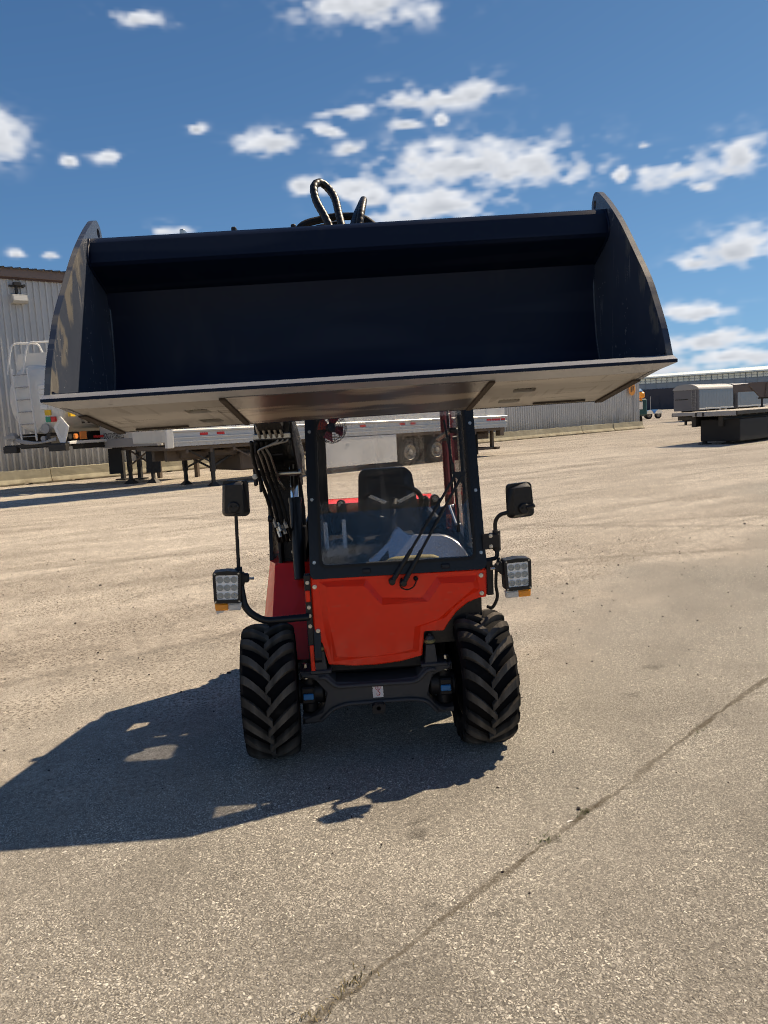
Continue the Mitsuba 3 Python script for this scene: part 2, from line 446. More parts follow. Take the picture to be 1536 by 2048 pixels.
def tube_hard(P, R, n):
    P = np.asarray(P, float); a = P[-1] - P[0]; a /= np.linalg.norm(a)
    s = np.cross(a, (0, 0, 1) if abs(a[2]) < .9 else (1, 0, 0)); s /= np.linalg.norm(s); t = np.cross(a, s)
    an = np.arange(n) * 2 * np.pi / n; ring = np.cos(an)[:, None] * s + np.sin(an)[:, None] * t
    V = np.vstack([p + r * ring for p, r in zip(P, R)] + [P[:1], P[-1:]]); F = []; m = len(P)
    for i in range(m - 1):
        for j in range(n):
            k = (j + 1) % n
            F += [[i * n + j, i * n + k, (i + 1) * n + k], [i * n + j, (i + 1) * n + k, (i + 1) * n + j]]
    for j in range(n):
        k = (j + 1) % n
        F += [[m * n, k, j], [m * n + 1, (m - 1) * n + j, (m - 1) * n + k]]
    return trimesh.Trimesh(V, F, process=False)


def lathe(prof, n=48, closed=True):
    """prof: (s, r) points turned about the x axis."""
    prof = np.asarray(prof, float); m = len(prof); an = np.arange(n) * 2 * np.pi / n
    V = np.stack([np.repeat(prof[:, 0][None], n, 0), -np.cos(an)[:, None] * prof[:, 1], np.sin(an)[:, None] * prof[:, 1]], -1).reshape(-1, 3); F = []
    for i in range(n):
        k = (i + 1) % n
        for j in range(m if closed else m - 1):
            l = (j + 1) % m
            F += [[i * m + j, k * m + j, k * m + l], [i * m + j, k * m + l, i * m + l]]
    g = trimesh.Trimesh(V, F, process=False); 
    return g


def ext(poly, h):
    ps = getattr(poly, 'geoms', [poly])
    return cat(*[trimesh.creation.extrude_polygon(q, h, engine='earcut') for q in ps if q.area > 1e-9])


_AX = np.array([[0, 0, 1, 0], [1, 0, 0, 0], [0, 1, 0, 0], [0, 0, 0, 1.0]])     # (a, b, h) -> (h, a, b)
_AY = np.array([[1, 0, 0, 0], [0, 0, -1, 0], [0, 1, 0, 0], [0, 0, 0, 1.0]])    # (a, b, h) -> (a, -h, b)


def ext_x(poly, x0, x1):
    return mv(ext(poly, x1 - x0), tr(x=x0) @ _AX)


def ext_y(poly, y0, y1):
    return mv(ext(poly, y1 - y0), tr(y=y1) @ _AY)


def rpoly(pts, r=.02, seg=5):
    p = pts if isinstance(pts, Polygon) else Polygon(pts)
    return p.buffer(-r, quad_segs=seg).buffer(2 * r, quad_segs=seg).buffer(-r, quad_segs=seg)


def rrect(x0, x1, z0, z1, r, seg=5):
    return sbox(x0 + r, z0 + r, x1 - r, z1 - r).buffer(r, quad_segs=seg)


def tri(poly):
    try:
        return trimesh.creation.triangulate_polygon(poly, engine='earcut')
    except TypeError:
        return trimesh.creation.triangulate_polygon(poly)


def plate(poly, y_back, t, b, inset=None):
    """A plate facing -y: the outline poly (x, z), thickness t, with its face bevelled by b in depth over inset in plan."""
    inset = b if inset is None else inset
    inner = poly.buffer(-inset, join_style='mitre')
    V, F, n = [], [], 0
    if inner.is_empty:
        return ext_y(poly, y_back - t, y_back)
    inner = max(getattr(inner, 'geoms', [inner]), key=lambda g: g.area)
    for q, flat in ((poly.difference(inner), False), (inner, True)):
        for g in getattr(q, 'geoms', [q]):
            if g.area < 1e-9:
                continue
            v, f = tri(g)
            d = np.full(len(v), t)
            if not flat:
                on = np.array([inner.exterior.distance(Point(p)) < 1e-6 for p in v]); d = np.where(on, t, t - b)
            V.append(np.c_[v, d]); F.append(f + n); n += len(v)
    o = np.array(poly.exterior.coords)[:-1]
    if Polygon(o).exterior.is_ccw is False:
        o = o[::-1]
    k = len(o); V.append(np.r_[np.c_[o, np.zeros(k)], np.c_[o, np.full(k, t - b)]])
    F.append(np.array([[n + i, n + (i + 1) % k, n + k + (i + 1) % k] for i in range(k)] + [[n + i, n + k + (i + 1) % k, n + k + i] for i in range(k)])); n += 2 * k
    v, f = tri(poly); V.append(np.c_[v, np.zeros(len(v))]); F.append(f[:, ::-1] + n)
    V = np.vstack(V); F = np.vstack(F)
    return mv(trimesh.Trimesh(V, F, process=False), tr(y=y_back) @ _AY)


def bolt(p, r=.008, h=.007, axis=(0, -1, 0), n=6):
    p = np.asarray(p, float); a = np.asarray(axis, float)
    return cat(cyl(p, p + a * .002, r * 1.45, 14), cyl(p + a * .002, p + a * h, r, n, c=.0015))


def basis(origin, xdir):
    """A frame with x along xdir (horizontal), y to its left, z up."""
    x = np.array([xdir[0], xdir[1], 0.0]); x /= np.linalg.norm(x)
    M = np.eye(4); M[:3, 0] = x; M[:3, 1] = np.cross([0, 0, 1], x); M[:3, 3] = origin
    return M


# ------------------------------------------------------------------ ground
WALL_U = np.array([.755, .656]); WALL_U = WALL_U / np.linalg.norm(WALL_U)
WALL_N = np.array([WALL_U[1], -WALL_U[0]])                  # towards the yard
g = trimesh.Trimesh([[-1500, -60, 0], [1500, -60, 0], [1500, 2600, 0], [-1500, 2600, 0]], [[0, 1, 2], [0, 2, 3]], process=False)
put('ground', g, 'ground_mat', label='dusty yard of old asphalt and packed dirt', kind='structure')

# ------------------------------------------------------------------ the loader (local frame: x right, y away from the camera, z up, origin under the front axle)
MM = basis((-.09, 4.0, 0), (1, .034))
LD = 'compact_loader'
lab(numbered(LD), 'small red loader with glazed cab, its wide dark bucket raised towards the viewer', 'loader')


def lp(name, mesh, bsdf, smooth=False, parent=LD, label=None, M=None, kind=None):
    return put(f'{parent}__{name}', mesh, bsdf, smooth, MM if M is None else MM @ M, label, kind=kind)


# --- wheels
RT, RC, WT = .352, .316, .288


def tyre_mesh():
    h = WT / 2
    prof = [(-h + .035, .205), (-h + .012, .215), (-h + .002, .25), (-h + .004, .285), (-h + .02, .308), (-h + .05, RC - .002), (-.06, RC + .004), (0, RC + .006), (.06, RC + .004), (h - .05, RC - .002),
            (h - .02, .308), (h - .004, .285), (h - .002, .25), (h - .012, .215), (h - .035, .205), (h - .05, .19), (-h + .05, .19)]
    return lathe(prof[::-1], 56)


def lug_mesh(side, var):
    """One tread bar, from the middle of the tread over the shoulder, in the wheel's frame."""
    h = WT / 2; S, N = [], 9
    for i in range(N):
        u = i / (N - 1); s = (-.012 + (h + .005) * min(u * 1.12, 1.0)) * side
        phi = .40 * (1 - (1 - min(u, 1)) ** 1.45) - .10
        if u > .9:
            ro, ri = RT - .038, .270
        else:
            ro, ri = RT - .028 * max(0, (u - .45) / .45) ** 2.2, RC - .03
        w = (.0185 + .004 * u) / ro
        S.append((s, phi, ro, ri, w))
    V = []
    for s, phi, ro, ri, w in S:
        for dp, r in ((-w * 1.28, ri), (-w, ro), (w, ro), (w * 1.28, ri)):
            V.append((s, -r * math.cos(phi + dp), r * math.sin(phi + dp)))
    F = []
    for i in range(N - 1):
        for j in range(4):
            k = (j + 1) % 4; a, b, c, d = i * 4 + j, i * 4 + k, (i + 1) * 4 + k, (i + 1) * 4 + j
            F += [[a, b, c], [a, c, d]]
    F += [[0, 2, 1], [0, 3, 2], [N * 4 - 4, N * 4 - 3, N * 4 - 2], [N * 4 - 4, N * 4 - 2, N * 4 - 1]]
    m = trimesh.Trimesh(V, F, process=False)
    m.fix_normals()
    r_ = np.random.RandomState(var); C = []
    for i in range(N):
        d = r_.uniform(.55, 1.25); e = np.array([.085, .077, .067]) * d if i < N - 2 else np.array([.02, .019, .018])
        C += [np.array([.010, .010, .010]), e * r_.uniform(.8, 1.1), e * r_.uniform(.8, 1.1), np.array([.010, .010, .010])]  # dusty tops; near-black flanks and roots put gap shade into the colour
    return m, np.array(C)


rim_prof = [(-.105, .19), (-.105, .205), (-.09, .205), (-.08, .165), (-.02, .16), (-.01, .06), (.02, .06), (.03, .16), (.08, .165), (.09, .205), (.105, .205), (.105, .19), (.08, .15), (.04, .14), (.0, .0), (-.03, .14), (-.08, .15)]
TY = mikit.ply(tyre_mesh(), 'tyre_rubber', smooth=40)
RIM = mikit.ply(cat(lathe([(-.11, .20), (-.095, .205), (-.085, .175), (-.03, .165), (-.02, .02), (.02, .02), (.03, .165), (.085, .175), (.095, .205), (.11, .20), (.10, .185), (.02, .13), (-.02, .13), (-.10, .185)], 40),
                    *[bolt((-.022, .105 * math.cos(a), .105 * math.sin(a)), .011, .014, (-1, 0, 0)) for a in np.arange(6) * np.pi / 3],
                    *[bolt((.022, .105 * math.cos(a), .105 * math.sin(a)), .011, .014, (1, 0, 0)) for a in np.arange(6) * np.pi / 3]), 'frame_black', smooth=30)
LUGS = {}
for s in (-1, 1):
    for q in range(4):
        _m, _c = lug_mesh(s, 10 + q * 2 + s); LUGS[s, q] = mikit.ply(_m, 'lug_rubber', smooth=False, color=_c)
NL = 19


def wheel(x, y, steer, turn, lugs=True):
    k = numbered(f'{LD}__wheel')
    M = tr(x, y, RT - .006) @ rot((0, 0, 1), steer)
    lp('tyre', TY, None, M=M, parent=k); lp('rim', RIM, None, M=M, parent=k)
    for i in range(NL):
        for s in (-1, 1):
            ang = turn + i * 360 / NL + (180 / NL if s > 0 else 0)
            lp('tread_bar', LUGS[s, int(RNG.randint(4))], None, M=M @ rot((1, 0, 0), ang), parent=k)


wheel(-.562, 0, 4, 5)
wheel(.560, 0, 3, 13)
wheel(-.562, 1.36, 0, 3)
wheel(.560, 1.36, 0, 9)

# --- axle: a cast dog-bone with ridges along its edges
top = [(-.40, .455), (-.30, .455), (-.262, .452), (-.215, .392), (-.10, .384), (.10, .386), (.215, .394), (.262, .455), (.30, .458), (.40, .458)]
bot = [(.40, .190), (.31, .188), (.255, .250), (.17, .262), (-.17, .258), (-.245, .235), (-.30, .178), (-.40, .172)]
ax_poly = Polygon(top + bot)
for sx in (-1, 1):
    ax_poly = ax_poly.difference(Point(sx * .375, .318).buffer(.105, quad_segs=8)).difference(sbox(min(sx * .375, sx * .5), .235, max(sx * .375, sx * .5), .405))
if hasattr(ax_poly, 'geoms'):
    ax_poly = max(ax_poly.geoms, key=lambda q: q.area)
axle = lp('front_axle', cat(plate(ax_poly, .06, .16, .014), bx(-.24, .24, .0, .20, .27, .37, .02)), 'cast_grey', 20)
ridge_t = np.array([(-.300, -.112, .425), (-.268, -.112, .428), (-.212, -.112, .372), (.212, -.112, .374), (.268, -.112, .432), (.31, -.112, .432)])
ridge_b = np.array([(-.30, -.112, .198), (-.245, -.112, .252), (-.17, -.112, .277), (.17, -.112, .281), (.255, -.112, .268), (.31, -.112, .206)])
lp('ridge', tube(fillet(ridge_t, .03), .011, 8), 'cast_grey', True, axle)
lp('ridge', tube(fillet(ridge_b, .03), .010, 8), 'cast_grey', True, axle)
for sx in (-1, 1):
    kn = lp('steering_knuckle', cat(cyl((sx * .28, -.01, .325), (sx * .42, -.01, .325), .062, 28, c=.008), cyl((sx * .36, -.01, .22), (sx * .36, -.01, .44), .042, 20, c=.006), bx(min(sx * .33, sx * .40), max(sx * .33, sx * .40), -.089, -.03, .28, .372, .008)), 'frame_black', 30)
    lp('blue_cap', bx(sx * .362 - .027, sx * .362 + .027, -.103, -.09, .308, .340, .004), 'blue_cap', False, kn, label='bright blue plastic cap')
    lp('steering_rod', cyl((sx * .20, .07, .312), (sx * .36, .03, .318), .009, 12), 'chrome', True, kn, label='polished rod')
    for bz in (.485, .425):
        lp('hex_bolt', cat(cyl((sx * .372, -.07, bz - .012), (sx * .372, -.07, bz + .012), .0125, 6, c=.002)), 'zinc', False, kn)
tow = lp('towing_eye', ext_y(rrect(-.032, .036, .232, .282, .018).difference(Point(.002, .262).buffer(.011)), -.165, -.10), 'frame_black', 30, axle)
lpk = lp('hook_label', ext_y(rrect(-.024, .031, .300, .374, .003), -.1045, -.1025), 'white_label', False, axle, label='small white label with a red hook sign')
hc = (.0035, .353)
sign = cat(ext_y(Point(hc).buffer(.0145).difference(Point(hc).buffer(.0115)), -.1062, -.1046),
           ext_y(Polygon([(hc[0] - .0065, hc[1] + .0005), (hc[0], hc[1] + .0075), (hc[0] + .0065, hc[1] + .0005), (hc[0] + .003, hc[1] + .0005), (hc[0] + .003, hc[1] - .006), (hc[0] - .003, hc[1] - .006), (hc[0] - .003, hc[1] + .0005)])
                 .difference(Polygon([(hc[0] - .004, hc[1] + .0015), (hc[0], hc[1] + .0055), (hc[0] + .004, hc[1] + .0015), (hc[0] + .0016, hc[1] + .0015), (hc[0] + .0016, hc[1] - .0046), (hc[0] - .0016, hc[1] - .0046), (hc[0] - .0016, hc[1] + .0015)])), -.1062, -.1046),
           ext_y(LineString(spline([(.004, .339), (.003, .333), (.009, .328), (.0135, .321), (.009, .3125), (.001, .311), (-.004, .317), (-.0035, .321)], 6)).buffer(.0018), -.1062, -.1046))
lp('red_sign', sign, 'red_print', False, axle)

# --- chassis
lp('belly_sun_block', cat(bx(-.30, .34, .32, 1.6, .19, .285, .01), bx(.34, .60, .40, .98, .19, .66, .03)), 'frame_black')  # low pan and side block added to stop sun reaching under the machine
lp('chassis', cat(bx(-.25, .27, -.02, .10, .43, .52, .015), bx(-.36, .36, .12, 1.7, .28, .60, .02), bx(-.56, -.28, 1.1, 1.6, .50, .82, .02)), 'frame_black')
for sx, xx in ((-1, -.288), (1, .292)):
    mt = lp('cab_mount', hull([(xx - .032, -.09, .462), (xx + .032, -.09, .462), (xx - .032, -.02, .462), (xx + .032, -.02, .462), (xx - .022, -.09, .560), (xx + .022, -.09, .560), (xx - .022, -.02, .56), (xx + .022, -.02, .56)]), 'cast_grey')
    lp('foot', bx(xx - .055, xx + .085 if sx > 0 else xx + .055, -.105, -.01, .447, .463, .003), 'cast_grey', False, mt)
    lp('rubber_ring', cyl((xx, -.055, .562), (xx, -.055, .582), .030, 24, c=.005), 'olive_rubber', 30, mt, label='dirty yellow rubber ring')
    lp('cup', cat(cyl((xx, -.055, .583), (xx, -.055, .600), .027, 24, .018), bolt((xx, -.055, .600), .009, .012, (0, 0, 1))), 'cast_grey', 30, mt)

# --- cab: the red apron under the windscreen
ap = Polygon([(-.312, .952), (.596, .946), (.603, .94), (.598, .795), (.560, .793), (.500, .772), (.440, .728), (.395, .675), (.368, .630), (.268, .632), (.262, .622), (.247, .503), (.13, .478), (0, .468), (-.12, .472), (-.245, .486), (-.262, .56), (-.272, .608), (-.305, .610), (-.312, .62)])
apr = lp('front_panel', plate(rpoly(ap, .008, 3), -.055, .03, .008), 'red_paint', 25)
inner = Polygon([(-.268, .940), (-.020, .931), (.052, .826), (.262, .814), (.345, .921), (.560, .914), (.566, .828), (.50, .806), (.432, .755), (.378, .700), (.352, .662), (.246, .664), (.228, .520), (.12, .497), (0, .488), (-.12, .492), (-.226, .503), (-.244, .60), (-.262, .72)])
lp('raised_face', plate(rpoly(inner, .008, 3), -.084, .020, .018, .034), 'red_paint', 12, apr)
for q in ((-.292, .905), (-.289, .672), (.573, .912), (.573, .818)):
    lp('panel_bolt', cat(cyl((q[0], -.085, q[1]), (q[0], -.091, q[1]), .0125, 20, c=.002), cyl((q[0], -.091, q[1]), (q[0], -.096, q[1]), .006, 6)), 'zinc', 30, apr)
lp('under_apron', bx(-.25, .25, -.045, .02, .43, .50, .01), 'black_rubber')

TAPER = .014


def tap(m):
    m = m.copy(); v = m.vertices; v[:, 0] -= (v[:, 0] - .145) / .45 * TAPER * (v[:, 2] - .96) / .8; v[:, 1] += (v[:, 2] - .96) * .20 * np.clip(1 - (v[:, 1] + .09) / 1.24, 0, 1)
    m.vertices = v; return m


CZ0, CZ1 = .945, 1.93
out = rrect(-.312, .606, CZ0, CZ1, .03)
hole = rrect(-.262, .556, .997, 1.87, .035)
cab = lp('front_frame', tap(cat(plate(out.difference(hole), -.03, .055, .006) if False else ext_y(out.difference(hole), -.085, -.03))), 'cab_black')
lp('window_seal', tap(ext_y(hole.difference(rrect(-.249, .543, 1.011, 1.857, .03)), -.092, -.05)), 'black_rubber', False, cab)
lp('windscreen', tap(ext_y(rrect(-.256, .55, 1.004, 1.862, .03), -.0725, -.072).slice_plane((0, -.0722, 0), (0, -1, 0))), 'glass', False, cab, label='clear windscreen with sky and yard showing through')
for z in (1.03, 1.35, 1.70):
    for xx in (-.288, .582):
        lp('frame_bolt', tap(bolt((xx, -.085, z), .006, .006)), 'zinc', False, cab)
for xx in (-.02, .39):
    lp('latch', tap(bx(xx - .022, xx + .022, -.099, -.084, .962, .985, .004)), 'black_plastic', False, cab)
lp('corner_post', bx(-.345, -.313, -.09, -.04, .50, .97, .004), 'frame_black')
for z in (.93, .80, .755, .70):
    lp('post_bolt', bolt((-.328, -.09, z), .007, .007), 'zinc')
lp('side_strip', bx(-.338, -.316, -.100, -.091, .46, .60, .003), 'red_paint', False, label='narrow red strip beside the cab post')
lp('side_strip', bx(-.342, -.318, -.100, -.091, .83, .89, .003), 'red_paint', False)

# cab sides, rear and roof
for sx, xo in ((-1, -.306), (1, .572)):
    side = rpoly([(-.03, .50 if sx < 0 else .80), (1.20, .60), (1.20, 1.92), (-.03, 1.92)], .03)
    win = unary_union([rpoly([(.045, 1.02), (.38, 1.0), (.38, 1.82), (.045, 1.82)], .03), rpoly([(.46, 1.02), (1.10, 1.10), (1.10, 1.84), (.46, 1.84)], .04)])
    sk = lp('side_frame', tap(ext_x(side.difference(win), xo, xo + .034)), 'cab_black')
    for q in win.geoms:
        gq = ext_x(q.buffer(.01), xo + .016, xo + .0162)
        lp('side_window', tap(gq.slice_plane((xo + .0161, 0, 0), (1, 0, 0))), 'tinted_glass' if q.area > .30 else 'glass', False, sk)
rear_o = rrect(-.306, .630, .60, 1.92, .03)
rear_h = rrect(-.245, .572, 1.135, 1.84, .045)
for tx in (-.160, .482):
    rear_h = rear_h.difference(rrect(tx - .031, tx + .031, 1.08, 1.222, .03))
rear_h = rear_h.difference(rpoly([(.40, 1.85), (.43, 1.775), (.49, 1.775), (.52, 1.85)], .015))
rk = lp('rear_frame', tap(ext_y(rear_o.difference(rear_h), 1.15, 1.20)), 'cab_black')
rw = ext_y(rrect(-.28, .62, 1.09, 1.86, .04), 1.2149, 1.215).slice_plane((0, 1.21495, 0), (0, -1, 0))
lp('rear_window', tap(rw), 'glass', False, rk)
for tx, tz in ((-.160, 1.195), (.482, 1.195), (.46, 1.80)):
    lp('window_hinge', tap(cat(bolt((tx, 1.149, tz), .014, .012), cyl((tx + .02, 1.14, tz), (tx + .05, 1.14, tz), .004, 8))), 'zinc', False, rk)
ro = Polygon([(-.29, -.085), (.585, -.085), (.60, 1.22), (-.30, 1.22)]).buffer(-.04).buffer(.04, quad_segs=4); ri = rrect(.03, .33, .87, 1.12, .03)
rfk = lp('roof', tap(mv(ext(ro.difference(ri), .065), tr(z=1.87))), 'cab_black')
lp('roof_window', tap(mv(ext(ri.buffer(.01), .0002), tr(z=1.915)).slice_plane((0, 0, 1.9151), (0, 0, 1))), 'tinted_glass', False, rfk)
lp('pillar_trim', tap(bx(.535, .575, .98, 1.04, .80, 1.86, .012)), 'fan_red', False, label='dark red trim along the right rear cab pillar')
lp('belt_reel', tap(bx(.53, .58, .90, .96, 1.15, 1.25, .01)), 'fan_red', False)
of = ext_y(rrect(.520, .552, 1.02, 1.115, .006).difference(rrect(.526, .546, 1.03, 1.09, .004)), .90, .91)
lp('belt_buckle', of, 'orange_plastic', False, label='orange belt buckle frame')
lp('door_handle', tap(cat(tube(fillet([(.562, .50, 1.10), (.535, .50, 1.10), (.535, .80, 1.18), (.562, .80, 1.18)], .03), .009, 8))), 'alloy', True)
lp('door_stay', tap(tube(fillet([(.565, .35, 1.66), (.53, .38, 1.66), (.50, .9, 1.60), (.565, .95, 1.6)], .05), .016, 10)), 'black_plastic', True)
lp('cab_floor', bx(-.27, .57, -.02, 1.14, .66, .70), 'frame_black')
lp('firewall', bx(-.28, .58, -.024, .0, .55, 1.0), 'cab_black')
# bright sheet over the front wheel arch, seen through the windscreen
arch = spline([(.0, .985), (.10, 1.06), (.165, 1.14), (.215, 1.108), (.30, 1.094), (.42, 1.088), (.49, 1.055), (.535, 1.0), (.555, .95)], 6)
apoly = Polygon(list(arch) + [(.555, .90), (.0, .90)])
sh = plate(apoly, .30, .03, .006)
v = sh.vertices; v[:, 1] -= np.clip((1.16 - v[:, 2]) / .26, 0, 1) * .16; sh.vertices = v
lp('wheel_arch_cover', sh, 'alloy', 30, label='bare brushed metal cover behind the windscreen')
lp('rolled_cloth', cat(tube(spline([(.09, .03, .985), (.14, .025, 1.0), (.25, .02, 1.003), (.36, .02, 1.0)], 5), [.012] + [.026] * 14 + [.014], 14) if False else tube(np.linspace((.09, .04, .988), (.37, .035, .993), 12), [.010, .022, .027, .026, .028, .027, .026, .028, .026, .025, .022, .010], 14)), 'olive_rubber', True, label='dusty yellow roll lying behind the windscreen')
sc = lp('steering_column', cat(bar((.03, .02, .78), (.15, .40, 1.22), .07, .06, b=.012), hull([(-.06, .14, .93), (.075, .14, .93), (-.07, .24, 1.06), (.085, .24, 1.06), (-.04, .3, .95), (.06, .3, .95)])), 'black_plastic')
lp('display', bx(-.10, -.005, .10, .13, .97, 1.03, .008), 'black_plastic', False, sc)
SW = tr(.155, .45, 1.262) @ rot((1, 0, 0), -40)
an = np.linspace(0, 2 * np.pi, 49)
ring = tube(np.c_[np.cos(an) * .172, np.sin(an) * .172, an * 0], .0145, 10)
swk = lp('steering_wheel', ring, 'black_plastic', True, M=SW)
for a in (-148, -32, 90):
    lp('spoke', bar((.0, 0, -.02), (.165 * math.cos(math.radians(a)), .165 * math.sin(math.radians(a)), 0), .028, .006, b=.002), 'silver_plastic' if a != 90 else 'black_plastic', False, swk, M=SW)
lp('hub', cyl((0, 0, -.05), (0, 0, .012), .045, 24, c=.01), 'black_plastic', 30, swk, M=SW)
for q in (((-.235, .5, .74), (-.243, .52, 1.165)), ((-.137, .5, .74), (-.133, .52, 1.175))):
    lv = lp('control_lever', cyl(q[0], q[1], .014, 14, .012), 'silver_plastic', 30)
    lp('grip', tube([np.array(q[1]) + (0, 0, a) for a in (-.005, .02, .05, .08, .09)], [.012, .02, .022, .018, .006], 12), 'black_plastic', True, lv)
lp('console', cat(bx(-.27, -.09, .25, 1.1, .70, 1.0, .03), bx(-.26, -.17, .12, .24, .93, 1.02, .012)), 'black_plastic')
st = numbered(f'{LD}__seat')
back = rpoly([(-.055, .98), (-.03, 1.40), (.0, 1.435), (.27, 1.435), (.31, 1.40), (.352, 1.10), (.352, .98)], .04)
lp('backrest', mv(plate(back, 0, .14, .05, .06), tr(0, .98, 0)), 'seat_vinyl', 50, st)
lp('cushion', bx(-.06, .36, .50, .95, .93, 1.04, .035), 'seat_vinyl', 30, st)
lp('base', bx(-.01, .31, .55, .9, .70, .93, .02), 'black_plastic', False, st)
lp('armrest', cat(bx(.375, .43, .50, .92, 1.13, 1.175, .018), cyl((.37, .93, 1.215), (.405, .93, 1.215), .028, 18, c=.006)), 'seat_vinyl', 30, st)
lp('joystick', cat(cyl((.36, .62, 1.10), (.36, .60, 1.2), .011, 10), tube([(.36, .60, 1.19), (.362, .598, 1.21), (.366, .592, 1.25), (.368, .588, 1.27)], [.014, .022, .024, .01], 12)), 'black_plastic', True)
# fan under the roof
FM = tr(-.163, .075, 1.715) @ rot((0, 0, 1), 22) @ rot((1, 0, 0), -10)
rings = [tube(np.c_[np.cos(an) * r, an * 0 + y, np.sin(an) * r], .0016, 5) for r, y in ((.082, 0), (.080, -.022), (.068, -.032), (.055, -.037), (.042, -.04), (.029, -.041), (.016, -.041), (.070, .03))]
rib = [tube(spline([(.016 * math.cos(a), -.041, .016 * math.sin(a)), (.055 * math.cos(a), -.037, .055 * math.sin(a)), (.080 * math.cos(a), -.022, .080 * math.sin(a)), (.082 * math.cos(a), 0, .082 * math.sin(a)), (.07 * math.cos(a), .03, .07 * math.sin(a))], 3), .0013, 5) for a in np.arange(12) * np.pi / 6]
fk = numbered(f'{LD}__cab_fan')
lp('guard', cat(*rings, *rib), 'black_plastic', False, fk, M=FM)
for i in range(4):
    a = i * np.pi / 2 + .4
    bl = hull([(.012, -.004, -.012), (.012, .004, .012), (.066, -.018, -.03), (.066, .008, .034), (.07, -.010, 0), (.012, 0, -.012), (.066, -.015, -.03), (.066, .011, .034)])
    lp('blade', bl, 'fan_red', False, fk, M=FM @ rot((0, 1, 0), math.degrees(a)), label='dark red fan blade' if i == 0 else None)
lp('motor', cyl((0, -.012, 0), (0, .06, 0), .026, 20, c=.006), 'black_plastic', 30, fk, M=FM)
lp('stem', tube(fillet([(0, .05, 0), (0, .09, 0), (-.03, .09, .16)], .03), .009, 8), 'black_plastic', True, fk, M=FM)

# --- wipers: two parallel arms and one blade
wk = numbered(f'{LD}__wiper')
yw = lambda z: -.115 + (z - .96) * .20
A0, A1 = (.108, -.118, .914), (.166, -.118, .902)
B0, B1 = (.466, yw(1.43), 1.428), (.504, yw(1.43), 1.430)
for a, b in ((A0, B0), (A1, B1)):
    a, b = np.array(a), np.array(b); c = a + (b - a) * .30; d = a + (b - a) * .86
    lp('arm', cat(tube([a, a + (b - a) * .05, c, c + (b - a) * .01, d, b], [.012, .013, .010, .007, .007, .009], 10), cyl(a + (0, .03, 0), a - (0, .012, 0), .017, 18, c=.004)), 'black_plastic', 30, wk)
lp('link', hull([np.array(q) + o for q in ((.448, yw(1.45), 1.452), (.528, yw(1.45), 1.452), (.50, yw(1.40), 1.39)) for o in ((0, -.006, 0), (0, .006, 0))]), 'black_plastic', False, wk)
bl = spline([(.432, yw(1.72) + .020, 1.722), (.450, yw(1.55) + .012, 1.57), (.464, yw(1.43) + .005, 1.435), (.471, yw(1.3) + .012, 1.30), (.472, yw(1.14) + .020, 1.142)], 6)
lp('blade', cat(tube(bl, .0065, 6), tube(bl + (0, .018, 0), .004, 6)), 'black_rubber', False, wk)
for t in (4, 10, 16, 20):
    lp('bridge', bar(bl[t] + (0, -.004, -.02), bl[t] + (0, -.004, .02), .012, .014, b=.003), 'black_plastic', False, wk)
lp('washer_hose', cat(tube(spline([(.158, -.10, .925), (.148, -.115, .902), (.155, -.118, .880), (.185, -.118, .868), (.215, -.115, .880), (.232, -.108, .905), (.236, -.09, .925)], 6), .0035, 8), cyl((.232, -.10, .918), (.232, -.084, .918), .012, 14)), 'black_rubber', True, wk)

# --- engine cover left of the cab, with a sloped front and a chamfered outer edge
P = {'a': (-.325, .44, .36), 'b': (-.615, .44, .36), 'c': (-.325, .78, .882), 'd': (-.585, .80, .882), 'e': (-.705, .70, .33), 'f': (-.640, 1.0, .865)}
body = hull([P['a'], P['b'], P['c'], P['d'], P['e'], P['f'], (-.325, 1.5, .88), (-.70, 1.45, .42), (-.62, 1.5, .84)])
hk = lp('engine_cover', body, 'hood_red', label='glossy red engine cover left of the cab')
lp('cover_rear', hull([(x, y, z) for x in (-.40, .52) for y, z in ((1.24, .72), (1.72, .62), (1.76, .80))] + [(x, y, z) for x in (-.36, .48) for y, z in ((1.25, 1.19), (1.45, 1.205), (1.66, 1.14), (1.72, 1.0))]), 'hood_red', 25, hk, label='red rear bonnet seen through the cab')
lp('rear_bumper', bx(-.45, .52, 1.74, 1.82, .38, .62, .03), 'frame_black')
lp('fender_rear', hull([(.53, 1.0, .7), (.70, 1.0, .74), (.53, 1.7, .7), (.70, 1.7, .74), (.55, 1.05, .90), (.67, 1.05, .88), (.55, 1.6, .9), (.67, 1.6, .88)]), 'hood_red', 20)

